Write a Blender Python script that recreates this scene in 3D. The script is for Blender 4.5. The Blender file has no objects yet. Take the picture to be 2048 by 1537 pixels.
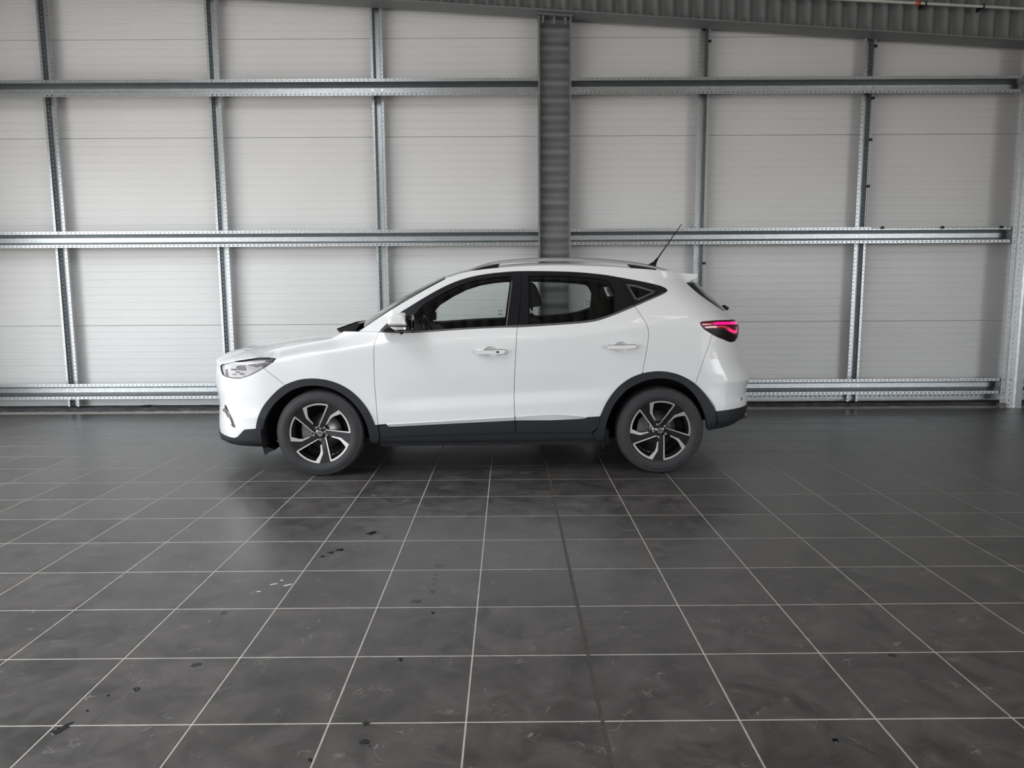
import bpy, math, random
import numpy as np
from mathutils import Matrix, Vector
from mathutils.geometry import delaunay_2d_cdt

random.seed(7)
SC = bpy.context.scene
COL = SC.collection

# ------------------------------------------------------------------ camera
CAM_H = 1.4128
FPX, CX, CY = 1500.0, 1024.0, 768.5
PITCH, YAW, ROLL = 0.12642, 0.00399, -0.00591
def cam_rows():
    cy, sy = math.cos(YAW), math.sin(YAW)
    cp, sp = math.cos(PITCH), math.sin(PITCH)
    cr, sr = math.cos(ROLL), math.sin(ROLL)
    ry = np.array([[cy, -sy, 0], [sy, cy, 0], [0, 0, 1]])
    b = np.array([[1, 0, 0], [0, 0, -1], [0, 1, 0]])
    rp = np.array([[1, 0, 0], [0, cp, -sp], [0, sp, cp]])
    rr = np.array([[cr, -sr, 0], [sr, cr, 0], [0, 0, 1]])
    return rr @ rp @ b @ ry
CM = cam_rows()
cam_data = bpy.data.cameras.new('camera')
cam_data.sensor_fit = 'HORIZONTAL'
cam_data.sensor_width = 36.0
cam_data.lens = FPX / 2048 * 36.0
cam_data.clip_start = 0.05
cam = bpy.data.objects.new('camera', cam_data)
COL.objects.link(cam)
mw = Matrix.Identity(4)
for i in range(3):
    mw[i][0] = CM[0][i]; mw[i][1] = -CM[1][i]; mw[i][2] = -CM[2][i]
mw[2][3] = CAM_H
cam.matrix_world = mw
SC.camera = cam

# ------------------------------------------------------------------ world, light, exposure
world = bpy.data.worlds.new('world'); SC.world = world
world.use_nodes = True
wn = world.node_tree; bg = wn.nodes['Background']
# plain overcast sky over pale ground
tcw = wn.nodes.new('ShaderNodeTexCoord'); sxw = wn.nodes.new('ShaderNodeSeparateXYZ'); rpw = wn.nodes.new('ShaderNodeValToRGB')
mrw = wn.nodes.new('ShaderNodeMapRange'); mrw.inputs['From Min'].default_value = -1.0
wn.links.new(tcw.outputs['Generated'], sxw.inputs[0]); wn.links.new(sxw.outputs['Z'], mrw.inputs['Value']); wn.links.new(mrw.outputs['Result'], rpw.inputs['Fac'])
e = rpw.color_ramp.elements
e[0].position = 0.485; e[0].color = (0.50, 0.485, 0.46, 1)
e[1].position = 0.515; e[1].color = (0.93, 0.97, 1.0, 1)
wn.links.new(rpw.outputs['Color'], bg.inputs['Color'])
bg.inputs['Strength'].default_value = 7.6
vs = SC.view_settings
vs.view_transform = 'Standard'; vs.look = 'None'; vs.gamma = 1.0; vs.use_curve_mapping = False
vs.exposure = 0.0
SC.cycles.max_bounces = 5
SC.cycles.diffuse_bounces = 3
SC.cycles.glossy_bounces = 3
SC.cycles.use_light_tree = False
SC.cycles.use_adaptive_sampling = True
SC.cycles.adaptive_threshold = 0.03
SC.cycles.transparent_max_bounces = 10
SC.cycles.caustics_reflective = False
SC.cycles.caustics_refractive = False

def area(name, loc, look, sx, sy, power, col):
    l = bpy.data.lights.new(name, 'AREA'); l.shape = 'RECTANGLE'
    l.size = sx; l.size_y = sy; l.energy = power; l.color = col
    o = bpy.data.objects.new(name, l); COL.objects.link(o)
    o.location = loc
    o.rotation_euler = (Vector(look) - Vector(loc)).to_track_quat('-Z', 'Y').to_euler()
    return o
# light portals: the hall is open along its left side and has a window band in the right wall; the sky comes in there
XL, XR, YF = -6.6, 9.5, -12.0
GATE_Y0, GATE_Y1, GATE_Z = -11.5, 6.8, 3.1
SKY_X0, SKY_X1, SKY_Y0, SKY_Y1, SKY_Z = -4.4, -2.0, 0.6, 4.4, 5.15
WIN_Y0, WIN_Y1, WIN_Z0, WIN_Z1 = -11.5, 0.6, 0.2, 3.9
gy, wy, wz_ = (GATE_Y0 + GATE_Y1) / 2, (WIN_Y0 + WIN_Y1) / 2, (WIN_Z0 + WIN_Z1) / 2
for o in (area('gate_portal', (XL - 0.02, gy, GATE_Z / 2), (0, gy, GATE_Z / 2), GATE_Y1 - GATE_Y0, GATE_Z, 1, (1, 1, 1)),
          area('rooflight_portal', ((SKY_X0 + SKY_X1) / 2, (SKY_Y0 + SKY_Y1) / 2, 5.75), ((SKY_X0 + SKY_X1) / 2, (SKY_Y0 + SKY_Y1) / 2, 0), SKY_X1 - SKY_X0 + 0.1, SKY_Y1 - SKY_Y0 + 0.1, 1, (1, 1, 1)),
          area('window_portal', (XR + 0.02, wy, wz_), (0, wy, wz_), WIN_Y1 - WIN_Y0, WIN_Z1 - WIN_Z0, 1, (1, 1, 1))):
    o.data.cycles.is_portal = True

# ------------------------------------------------------------------ materials
MATS = {}
def newmat(name):
    m = bpy.data.materials.new(name); m.use_nodes = True
    MATS[name] = m
    nt = m.node_tree
    return m, nt, nt.nodes['Principled BSDF']
def pbr(name, col, rough=0.5, metal=0.0, coat=0.0, coat_rough=0.03, spec=0.5, var=0.0, vscale=8.0, bump=0.0, bscale=200.0, emit=None, estr=0.0):
    m, nt, b = newmat(name)
    b.inputs['Base Color'].default_value = (*col, 1)
    b.inputs['Roughness'].default_value = rough
    b.inputs['Metallic'].default_value = metal
    b.inputs['Coat Weight'].default_value = coat
    b.inputs['Coat Roughness'].default_value = coat_rough
    b.inputs['Specular IOR Level'].default_value = spec
    if emit:
        b.inputs['Emission Color'].default_value = (*emit, 1)
        b.inputs['Emission Strength'].default_value = estr
    if var or bump:
        tc = nt.nodes.new('ShaderNodeTexCoord')
    if var:
        n = nt.nodes.new('ShaderNodeTexNoise'); n.inputs['Scale'].default_value = vscale; n.inputs['Detail'].default_value = 5
        r = nt.nodes.new('ShaderNodeMapRange')
        r.inputs['From Min'].default_value = 0.3; r.inputs['From Max'].default_value = 0.7
        r.inputs['To Min'].default_value = 1 - var; r.inputs['To Max'].default_value = 1 + var
        mx = nt.nodes.new('ShaderNodeMix'); mx.data_type = 'RGBA'; mx.blend_type = 'MULTIPLY'
        mx.inputs['Factor'].default_value = 1.0
        mx.inputs['A'].default_value = (*col, 1)
        nt.links.new(tc.outputs['Object'], n.inputs['Vector'])
        nt.links.new(n.outputs['Fac'], r.inputs['Value'])
        nt.links.new(r.outputs['Result'], mx.inputs['B'])
        nt.links.new(mx.outputs['Result'], b.inputs['Base Color'])
    if bump:
        n2 = nt.nodes.new('ShaderNodeTexNoise'); n2.inputs['Scale'].default_value = bscale; n2.inputs['Detail'].default_value = 3
        bp = nt.nodes.new('ShaderNodeBump'); bp.inputs['Strength'].default_value = bump; bp.inputs['Distance'].default_value = 0.003
        nt.links.new(tc.outputs['Object'], n2.inputs['Vector'])
        nt.links.new(n2.outputs['Fac'], bp.inputs['Height'])
        nt.links.new(bp.outputs['Normal'], b.inputs['Normal'])
    return m
def glass(name, tint, refl=1.0):
    m = bpy.data.materials.new(name); m.use_nodes = True; MATS[name] = m
    nt = m.node_tree; nt.nodes.clear()
    out = nt.nodes.new('ShaderNodeOutputMaterial')
    tr = nt.nodes.new('ShaderNodeBsdfTransparent'); tr.inputs['Color'].default_value = (*tint, 1)
    gl = nt.nodes.new('ShaderNodeBsdfGlossy'); gl.inputs['Roughness'].default_value = 0.01
    gl.inputs['Color'].default_value = (refl, refl, refl, 1)
    fr = nt.nodes.new('ShaderNodeFresnel'); fr.inputs['IOR'].default_value = 1.45
    mx = nt.nodes.new('ShaderNodeMixShader')
    nt.links.new(fr.outputs['Fac'], mx.inputs['Fac'])
    nt.links.new(tr.outputs['BSDF'], mx.inputs[1]); nt.links.new(gl.outputs['BSDF'], mx.inputs[2])
    nt.links.new(mx.outputs['Shader'], out.inputs['Surface'])
    return m

pbr('white_paint', (0.69, 0.69, 0.70), 0.42, coat=1.0, coat_rough=0.02, spec=0.4)
pbr('black_plastic', (0.013, 0.0145, 0.019), 0.55, spec=0.35, var=0.08, vscale=30, bump=0.15, bscale=900)
pbr('gloss_black', (0.006, 0.006, 0.008), 0.12, coat=0.6)
pbr('trim_black', (0.007, 0.0075, 0.010), 0.26, spec=0.28)
pbr('satin_strip', (0.14, 0.14, 0.145), 0.35, metal=0.6)
pbr('rail_silver', (0.42, 0.41, 0.41), 0.38, metal=0.65)
pbr('machined', (0.62, 0.61, 0.60), 0.32, metal=0.85)
pbr('wheel_black', (0.007, 0.007, 0.009), 0.15, coat=0.8)
pbr('rubber', (0.020, 0.020, 0.022), 0.72, var=0.2, vscale=14, bump=0.3, bscale=120)
pbr('steel_disc', (0.33, 0.32, 0.31), 0.4, metal=0.9)
pbr('cast_iron', (0.20, 0.195, 0.19), 0.55, metal=0.4)
pbr('liner_black', (0.006, 0.006, 0.007), 0.85)
pbr('cabin_dark', (0.018, 0.019, 0.022), 0.75)
pbr('cabin_grey', (0.30, 0.30, 0.30), 0.85)
pbr('chrome', (0.85, 0.85, 0.86), 0.10, metal=1.0)
pbr('lamp_silver', (0.88, 0.88, 0.90), 0.25, metal=0.0, coat=0.5)
pbr('lamp_dark', (0.06, 0.05, 0.07), 0.25, coat=0.5)
pbr('indicator', (0.75, 0.73, 0.72), 0.15, metal=0.7)
pbr('mirror_glass', (0.55, 0.57, 0.6), 0.03, metal=1.0)
pbr('red_dark', (0.06, 0.004, 0.009), 0.3, spec=0.25)
pbr('red_lens', (0.42, 0.015, 0.03), 0.12, coat=1.0, emit=(0.8, 0.02, 0.06), estr=0.25)
pbr('red_glow', (0.75, 0.01, 0.16), 0.15, coat=1.0, emit=(1.0, 0.0, 0.25), estr=0.95)
pbr('paper', (0.75, 0.75, 0.74), 0.7)
pbr('etch_dark', (0.05, 0.055, 0.055), 0.6)
glass('glass_clear', (0.86, 0.90, 0.885))
glass('glass_rear', (0.80, 0.835, 0.825))
glass('glass_lamp', (0.97, 0.97, 0.98))
pbr('galvanised', (0.385, 0.405, 0.42), 0.36, metal=0.9, var=0.16, vscale=45)
pbr('galvanised_dull', (0.42, 0.44, 0.45), 0.5, metal=0.7, var=0.12, vscale=30)
pbr('steel_grey', (0.19, 0.192, 0.198), 0.5, metal=0.0, var=0.08, vscale=4)
pbr('panel_white', (0.73, 0.73, 0.735), 0.42, var=0.02, vscale=1.2)
pbr('panel_gap', (0.30, 0.30, 0.30), 0.9)
pbr('kerb_dark', (0.045, 0.047, 0.05), 0.85, var=0.5, vscale=14, bump=0.8, bscale=30)
pbr('concrete', (0.17, 0.165, 0.155), 0.9, var=0.35, vscale=9, bump=0.8, bscale=40)
pbr('hall_wall', (0.74, 0.72, 0.69), 0.7)
pbr('hall_dark', (0.10, 0.10, 0.105), 0.7)
pbr('deck_grey', (0.42, 0.41, 0.40), 0.6)
pbr('grout', (0.50, 0.47, 0.44), 0.9, var=0.15, vscale=20)
pbr('joint_brown', (0.055, 0.045, 0.038), 0.9, var=0.35, vscale=30, bump=0.6, bscale=150)
pbr('pipe_grey', (0.55, 0.56, 0.53), 0.5)
pbr('orange', (0.62, 0.09, 0.03), 0.45)
pbr('tie_black', (0.004, 0.004, 0.004), 0.6)
pbr('water_dark', (0.008, 0.009, 0.010), 0.05, spec=0.5)
pbr('damp', (0.050, 0.048, 0.047), 0.36, spec=0.9, var=0.2, vscale=22)
pbr('smoked', (0.010, 0.006, 0.007), 0.35, spec=0.12)
pbr('flake_white', (0.75, 0.75, 0.74), 0.7)
pbr('leaf_brown', (0.16, 0.06, 0.035), 0.8)

def tile_material():
    m, nt, b = newmat('slate_tile')
    N = nt.nodes.new; L = nt.links.new
    geo = N('ShaderNodeNewGeometry'); oi = N('ShaderNodeObjectInfo')
    n1 = N('ShaderNodeTexNoise'); n1.inputs['Scale'].default_value = 5.5; n1.inputs['Detail'].default_value = 6; n1.inputs['Roughness'].default_value = 0.72
    n1.inputs['Distortion'].default_value = 0.6
    L(geo.outputs['Position'], n1.inputs['Vector'])
    cr = N('ShaderNodeValToRGB')
    cr.color_ramp.elements[0].position = 0.36; cr.color_ramp.elements[0].color = (0.036, 0.0335, 0.0325, 1)
    cr.color_ramp.elements[1].position = 0.66; cr.color_ramp.elements[1].color = (0.086, 0.080, 0.077, 1)
    L(n1.outputs['Fac'], cr.inputs['Fac'])
    # per tile tone
    rr = N('ShaderNodeMapRange'); rr.inputs['To Min'].default_value = 0.88; rr.inputs['To Max'].default_value = 1.12
    L(oi.outputs['Random'], rr.inputs['Value'])
    mx = N('ShaderNodeMix'); mx.data_type = 'RGBA'; mx.blend_type = 'MULTIPLY'; mx.inputs['Factor'].default_value = 1
    L(cr.outputs['Color'], mx.inputs['A']); L(rr.outputs['Result'], mx.inputs['B'])
    # pale ridges of the slate relief
    n2 = N('ShaderNodeTexNoise'); n2.inputs['Scale'].default_value = 7.5; n2.inputs['Detail'].default_value = 3; n2.inputs['Distortion'].default_value = 1.4
    L(geo.outputs['Position'], n2.inputs['Vector'])
    s = N('ShaderNodeMath'); s.operation = 'SUBTRACT'; s.inputs[1].default_value = 0.5; L(n2.outputs['Fac'], s.inputs[0])
    a = N('ShaderNodeMath'); a.operation = 'ABSOLUTE'; L(s.outputs[0], a.inputs[0])
    rg = N('ShaderNodeMapRange'); rg.inputs['From Min'].default_value = 0.0; rg.inputs['From Max'].default_value = 0.016
    rg.inputs['To Min'].default_value = 1.0; rg.inputs['To Max'].default_value = 0.0
    L(a.outputs[0], rg.inputs['Value'])
    n3 = N('ShaderNodeTexNoise'); n3.inputs['Scale'].default_value = 9.0; n3.inputs['Detail'].default_value = 2
    L(geo.outputs['Position'], n3.inputs['Vector'])
    g3 = N('ShaderNodeMapRange'); g3.inputs['From Min'].default_value = 0.55; g3.inputs['From Max'].default_value = 0.68
    L(n3.outputs['Fac'], g3.inputs['Value'])
    k = N('ShaderNodeMath'); k.operation = 'MULTIPLY'; L(rg.outputs['Result'], k.inputs[0]); L(g3.outputs['Result'], k.inputs[1])
    k2 = N('ShaderNodeMath'); k2.operation = 'MULTIPLY'; k2.inputs[1].default_value = 0.75; L(k.outputs[0], k2.inputs[0])
    m2 = N('ShaderNodeMix'); m2.data_type = 'RGBA'
    L(k2.outputs[0], m2.inputs['Factor']); L(mx.outputs['Result'], m2.inputs['A']); m2.inputs['B'].default_value = (0.22, 0.21, 0.20, 1)
    L(m2.outputs['Result'], b.inputs['Base Color'])
    ro = N('ShaderNodeMapRange'); ro.inputs['From Min'].default_value = 0.3; ro.inputs['From Max'].default_value = 0.7
    ro.inputs['To Min'].default_value = 0.30; ro.inputs['To Max'].default_value = 0.42
    L(n1.outputs['Fac'], ro.inputs['Value']); L(ro.outputs['Result'], b.inputs['Roughness'])
    bp = N('ShaderNodeBump'); bp.inputs['Strength'].default_value = 0.28; bp.inputs['Distance'].default_value = 0.004
    ad = N('ShaderNodeMath'); ad.operation = 'MULTIPLY_ADD'; ad.inputs[1].default_value = 0.6
    L(k.outputs[0], ad.inputs[0]); L(n1.outputs['Fac'], ad.inputs[2])
    L(ad.outputs[0], bp.inputs['Height']); L(bp.outputs['Normal'], b.inputs['Normal'])
    b.inputs['Specular IOR Level'].default_value = 0.9
tile_material()

# ------------------------------------------------------------------ helpers
def link(name, me, mats=None, parent=None, smooth=False):
    o = bpy.data.objects.new(name, me); COL.objects.link(o)
    if mats:
        for m in (mats if isinstance(mats, (list, tuple)) else [mats]):
            me.materials.append(MATS[m])
    if parent: o.parent = parent
    if smooth:
        me.polygons.foreach_set('use_smooth', [True] * len(me.polygons))
    return o
def mesh(name, verts, faces, mats=None, parent=None, smooth=False):
    me = bpy.data.meshes.new(name)
    me.from_pydata([tuple(map(float, v)) for v in verts], [], [tuple(int(i) for i in f) for f in faces])
    me.update()
    return link(name, me, mats, parent, smooth)
def empty(name, loc=(0, 0, 0), rz=0.0):
    o = bpy.data.objects.new(name, None); COL.objects.link(o)
    o.location = loc; o.rotation_euler = (0, 0, rz); o.empty_display_size = 0.1
    return o
def tag(o, label, cat, group=None):
    o['label'] = label; o['category'] = cat
    if group: o['group'] = group
    return o
def struct(o):
    o['kind'] = 'structure'; return o
class MB:
    def __init__(s): s.v = []; s.f = []; s.m = []
    def add(s, v, f, mi=0):
        k = len(s.v); s.v += [tuple(p) for p in v]; s.f += [tuple(i + k for i in q) for q in f]; s.m += [mi] * len(f)
    def box(s, x0, x1, y0, y1, z0, z1, mi=0):
        s.add([(x0, y0, z0), (x1, y0, z0), (x1, y1, z0), (x0, y1, z0), (x0, y0, z1), (x1, y0, z1), (x1, y1, z1), (x0, y1, z1)],
              [(0, 3, 2, 1), (4, 5, 6, 7), (0, 1, 5, 4), (1, 2, 6, 5), (2, 3, 7, 6), (3, 0, 4, 7)], mi)
    def tube(s, pts, r, n=8, mi=0, cap=True):
        pts = [Vector(p) for p in pts]; rs = r if isinstance(r, (list, tuple)) else [r] * len(pts)
        base = len(s.v); up = Vector((0, 0, 1))
        for i, p in enumerate(pts):
            t = (pts[min(i + 1, len(pts) - 1)] - pts[max(i - 1, 0)]).normalized()
            a = t.cross(up)
            if a.length < 1e-3: a = t.cross(Vector((0, 1, 0)))
            a.normalize(); b = t.cross(a).normalized()
            for k in range(n):
                th = 2 * math.pi * k / n
                s.v.append(tuple(p + a * (math.cos(th) * rs[i]) + b * (math.sin(th) * rs[i])))
        for i in range(len(pts) - 1):
            for k in range(n):
                q = (base + i * n + k, base + i * n + (k + 1) % n, base + (i + 1) * n + (k + 1) % n, base + (i + 1) * n + k)
                s.f.append(q); s.m.append(mi)
        if cap:
            s.f.append(tuple(base + k for k in range(n))[::-1]); s.m.append(mi)
            e = base + (len(pts) - 1) * n
            s.f.append(tuple(e + k for k in range(n))); s.m.append(mi)
    def prism(s, poly, h0, h1, fn, mi=0, mside=None):
        """polygon (p,q) extruded between h0 and h1; fn(p,q,h)->xyz"""
        n = len(poly); v = [fn(p, q, h0) for p, q in poly] + [fn(p, q, h1) for p, q in poly]
        k = len(s.v); s.v += v
        s.f.append(tuple(k + i for i in range(n))[::-1]); s.m.append(mi)
        s.f.append(tuple(k + n + i for i in range(n))); s.m.append(mi)
        for i in range(n):
            s.f.append((k + i, k + (i + 1) % n, k + n + (i + 1) % n, k + n + i)); s.m.append(mi if mside is None else mside)
    def build(s, name, mats, parent=None, smooth=False):
        o = mesh(name, s.v, s.f, mats, parent, smooth)
        if any(s.m): o.data.polygons.foreach_set('material_index', s.m)
        return o
def recalc(o):
    import bmesh
    bm = bmesh.new(); bm.from_mesh(o.data); bmesh.ops.recalc_face_normals(bm, faces=bm.faces); bm.to_mesh(o.data); bm.free()
    return o
def sharp_smooth(o, ang=35):
    me = o.data
    me.polygons.foreach_set('use_smooth', [True] * len(me.polygons))
    import bmesh
    bm = bmesh.new(); bm.from_mesh(me); bmesh.ops.recalc_face_normals(bm, faces=bm.faces)
    for e in bm.edges:
        if len(e.link_faces) == 2 and e.calc_face_angle(0) > math.radians(ang): e.smooth = False
    bm.to_mesh(me); bm.free()
    return o

def ray(x, y):
    return CM.T @ np.array([(x - CX) / FPX, (y - CY) / FPX, 1.0])
def on_floor(x, y, z=0.0):
    d = ray(x, y); q = d * ((z - CAM_H) / d[2]); return (q[0], q[1])
def on_y(x, y, Y):
    d = ray(x, y); q = d * (Y / d[1]); return (q[0], q[2] + CAM_H)

# ------------------------------------------------------------------ setting: floor with tiles
T = 0.45; GX0, GY0 = -0.14895, 2.3054
KERB_Y = 8.72
fl = MB(); fl.box(XL, XR, YF, 9.2, -0.06, -0.0013)
floor = struct(fl.build('floor', 'grout'))
def tile_mesh(x0, x1):
    g, e, d = 0.0034, 0.0012, 0.012
    a, b, c, dd = x0, x1, g, T - g
    v = [(a, c, -d), (b, c, -d), (b, dd, -d), (a, dd, -d), (a, c, -e), (b, c, -e), (b, dd, -e), (a, dd, -e),
         (a + e, c + e, 0), (b - e, c + e, 0), (b - e, dd - e, 0), (a + e, dd - e, 0)]
    f = [(8, 9, 10, 11)]
    for k in range(4):
        n = (k + 1) % 4
        f.append((4 + k, 4 + n, 8 + n, 8 + k)); f.append((k, n, 4 + n, 4 + k))
    return v, f
def tile_data(name, x0, x1):
    v, f = tile_mesh(x0, x1); me = bpy.data.meshes.new(name); me.from_pydata(v, [], f); me.materials.append(MATS['slate_tile']); return me
TD = {0: tile_data('tile', 0.003, T - 0.003), -1: tile_data('tile', 0.003, T - 0.007), 1: tile_data('tile', 0.007, T - 0.003)}
def in_view(x, y):
    c = CM @ np.array([x, y, -CAM_H])
    if c[2] < 0.3: return None
    px, py = CX + FPX * c[0] / c[2], CY + FPX * c[1] / c[2]
    return px, py, 1.0 / c[2] ** 2
cells = []
for c in range(int((XL - GX0) / T), int((XR - GX0) / T)):
    for r in range(int((YF - GY0) / T), int((KERB_Y - GY0) / T) + 1):
        x, y = GX0 + c * T, GY0 + r * T
        if y + T > KERB_Y + 0.3: continue
        q = [in_view(x + i * T, y + j * T) for i in (0, 1) for j in (0, 1)]
        ok = any(k and -150 < k[0] < 2200 and 560 < k[1] < 1700 for k in q)
        cells.append((not ok, (x + T / 2) ** 2 * 0.3 + y * y, c, r))
cells.sort()
rest = MB()
for i, (out, d, c, r) in enumerate(cells):
    kind = -1 if c == 0 else (1 if c == 1 else 0)
    x, y = GX0 + c * T, GY0 + r * T
    if not out and i < 298:
        o = bpy.data.objects.new('tile', TD[kind]); COL.objects.link(o); o.parent = floor; o.location = (x, y, 0)
    else:
        v, f = tile_mesh(0.003, T - 0.003)
        rest.add([(p[0] + x, p[1] + y, p[2]) for p in v], f)
ro = rest.build('tile_field', 'slate_tile', floor); ro['kind'] = 'stuff'
jb = MB(); jb.box(GX0 + T - 0.0068, GX0 + T + 0.0068, YF, KERB_Y, -0.012, -0.0004)
jb.build('expansion_joint', 'joint_brown', floor)

# kerb along the wall foot
def rough_strip(name, y0, y1, z, mat, n=220, amp=0.012, seed=1):
    rnd = random.Random(seed); m = MB(); xs = [XL + (XR - XL) * i / n for i in range(n + 1)]
    for i in range(n):
        pass
    v = []; f = []
    for x in xs:
        a = rnd.uniform(-amp, amp); b = rnd.uniform(-amp, amp) * 0.4
        v += [(x, y0 + a, -0.02), (x, y0 + a, z + b), (x, y1, z + b)]
    for i in range(n):
        k = 3 * i; f += [(k, k + 3, k + 4, k + 1), (k + 1, k + 4, k + 5, k + 2)]
    return mesh(name, v, f, mat)
baseboard = struct(rough_strip('baseboard_back', KERB_Y + 0.035, 9.1, 0.045, 'kerb_dark', seed=3))
trim = struct(rough_strip('trim_1', KERB_Y, KERB_Y + 0.06, 0.010, 'concrete', amp=0.008, seed=5))

# ------------------------------------------------------------------ setting: ribbed wall panels
YR, YS, YW = 8.66, 8.80, 8.93      # rail face, stud face, panel face
wb = MB(); wb.box(XL, XR, YW + 0.035, YW + 0.09, 0.03, 5.6)
wall_back = struct(wb.build('wall_back', 'panel_gap'))
joints = [0.045, 1.005, 2.080, 3.155, 4.235, 5.31]
def panel(x0, x1, z0, z1):
    m = MB(); z0 += 0.0016; z1 -= 0.0016
    prof = [(0.0, 0.030), (0.0, 0.003), (0.003, 0.0)]
    n = 12; p = (z1 - z0) / n
    for i in range(1, n):
        zc = i * p
        prof += [(zc - 0.0065, 0.0), (zc - 0.0030, 0.0030), (zc + 0.0030, 0.0030), (zc + 0.0065, 0.0)]
    H = z1 - z0
    prof += [(H - 0.003, 0.0), (H, 0.003), (H, 0.030)]
    v = [(x0, YW + q, z0 + s) for s, q in prof] + [(x1, YW + q, z0 + s) for s, q in prof]
    k = len(prof)
    f = [(i, k + i, k + i + 1, i + 1) for i in range(k - 1)]
    m.add(v, f); return m.build('panel', 'panel_white', wall_back)
XCOL = 0.5 * (on_y(1077, 300, YR)[0] + on_y(1142, 300, YR)[0])
for i in range(len(joints) - 1):
    panel(XL, XCOL - 0.002, joints[i], joints[i + 1])
    panel(XCOL + 0.002, XR, joints[i], joints[i + 1])

# hall shell outside the picture: right wall, front wall with glazing, left wall with gate opening, roof deck
m = MB()
m.box(XR, XR + 0.1, YF, WIN_Y0, 0, 5.6); m.box(XR, XR + 0.1, WIN_Y1, 9.2, 0, 5.6); m.box(XR, XR + 0.1, WIN_Y0, WIN_Y1, WIN_Z1, 5.6); m.box(XR, XR + 0.1, WIN_Y0, WIN_Y1, 0, WIN_Z0)
struct(m.build('wall_right', 'hall_wall'))
m = MB()
m.box(XL - 0.1, XL, YF, GATE_Y0, 0, 5.6); m.box(XL - 0.1, XL, GATE_Y1, 9.2, 0, 5.6); m.box(XL - 0.1, XL, GATE_Y0, GATE_Y1, GATE_Z, 5.6)
for k in range(1, 4): yy = GATE_Y0 + (GATE_Y1 - GATE_Y0) * k / 4; m.box(XL - 0.1, XL, yy - 0.12, yy + 0.12, 0, GATE_Z)
struct(m.build('wall_left', 'hall_wall'))
m = MB(); m.box(XL, XR, YF - 0.1, YF, 0, 5.6)
struct(m.build('wall_front', 'hall_wall'))

# ------------------------------------------------------------------ steel frame
def perforated(name, pts, perf, t0, t1, pitch, hole, fn, mat, parent=None, thick=0.0025, band=(0.30, 0.70), phase=0.5):
    """folded sheet: profile pts (p,q), extruded t0..t1, segments in perf get a row of real holes"""
    v = []; f = []
    def quad(a, b, c, d):
        k = len(v); v.extend([a, b, c, d]); f.append((k, k + 1, k + 2, k + 3))
    n = int((t1 - t0) / pitch)
    for i in range(len(pts) - 1):
        (p0, q0), (p1, q1) = pts[i], pts[i + 1]
        at = lambda s, t: fn(p0 + (p1 - p0) * s, q0 + (q1 - q0) * s, t)
        if i not in perf:
            quad(at(0, t0), at(1, t0), at(1, t1), at(0, t1)); continue
        b0, b1 = perf[i] if isinstance(perf, dict) and perf[i] else band
        quad(at(0, t0), at(b0, t0), at(b0, t1), at(0, t1))
        quad(at(b1, t0), at(1, t0), at(1, t1), at(b1, t1))
        last = t0
        for k in range(n):
            c = t0 + (k + phase) * pitch
            quad(at(b0, last), at(b1, last), at(b1, c - hole / 2), at(b0, c - hole / 2)); last = c + hole / 2
        quad(at(b0, last), at(b1, last), at(b1, t1), at(b0, t1))
    o = mesh(name, v, f, mat, parent)
    md = o.modifiers.new('sheet', 'SOLIDIFY'); md.thickness = thick; md.offset = 0.0
    return o
HAT = [(-0.090, 0.0), (-0.058, 0.0), (-0.026, 0.13), (0.026, 0.13), (0.058, 0.0), (0.090, 0.0)]
def screw_data():
    m = MB(); m.tube([(0, 0, 0), (0, -0.006, 0)], 0.008, 6); o = m.build('screw', 'chrome'); me = o.data; bpy.data.objects.remove(o); return me
SCREW = screw_data()
def screw(parent, x, y, z):
    o = bpy.data.objects.new('screw', SCREW); COL.objects.link(o); o.parent = parent; o.location = (x, y, z); return o
stud_px = [(120, 470), (444.5, 470), (763, 470), (1400, 455), (1722, 450)]
stud_x = [on_y(px, py, YS)[0] for px, py in stud_px]
raft = [(on_y(px, py, 8.55)) for px, py in ((1000, 13.2), (1142, 24.0), (1300, 33.2), (1536, 50), (2048, 80))]
ra = np.polyfit([p[0] for p in raft], [p[1] for p in raft], 1)
raft_z = lambda x: ra[0] * x + ra[1]
stud_labels = ['galvanised vertical wall stud nearest the left edge of the picture',
               'galvanised vertical wall stud rising behind the nose of the car',
               'galvanised vertical wall stud behind the windscreen, next left of the grey column',
               'galvanised vertical wall stud behind the aerial, next right of the grey column',
               'galvanised vertical wall stud midway between the aerial and the right-hand post']
SHAT = [(-0.066, 0.0), (-0.041, 0.0), (-0.024, 0.07), (0.024, 0.07), (0.041, 0.0), (0.066, 0.0)]
for i, sx in enumerate(stud_x):
    o = perforated('wall_stud', SHAT, {0: None, 1: (0.42, 0.54), 3: (0.46, 0.58), 4: None}, 0.06, raft_z(sx) + 0.02, 0.046, 0.013,
                   lambda p, q, t: (p, q, t), 'galvanised')
    o.location = (sx, YS, 0)
    tag(o, stud_labels[i], 'wall stud', 'galvanised wall studs')
for k, dx in enumerate((-1,)):
    sx = stud_x[0] - 1.86
    o = perforated('wall_stud', SHAT, {0: None, 1: (0.42, 0.54), 3: (0.46, 0.58), 4: None}, 0.06, raft_z(sx), 0.046, 0.013, lambda p, q, t: (p, q, t), 'galvanised')
    o.location = (sx, YS, 0); tag(o, 'galvanised wall stud just beyond the left edge of the picture', 'wall stud', 'galvanised wall studs')
CW = 0.5 * (on_y(1142, 300, YR)[0] - on_y(1077, 300, YR)[0])
POST_X = on_y(1997, 800, YR)[0]
rail_rows = [('top', 174, 172, 'topmost'), ('middle', 476, 471, 'middle'), ('bottom', 783, 777, 'lowest')]
rail_z = {}
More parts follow.
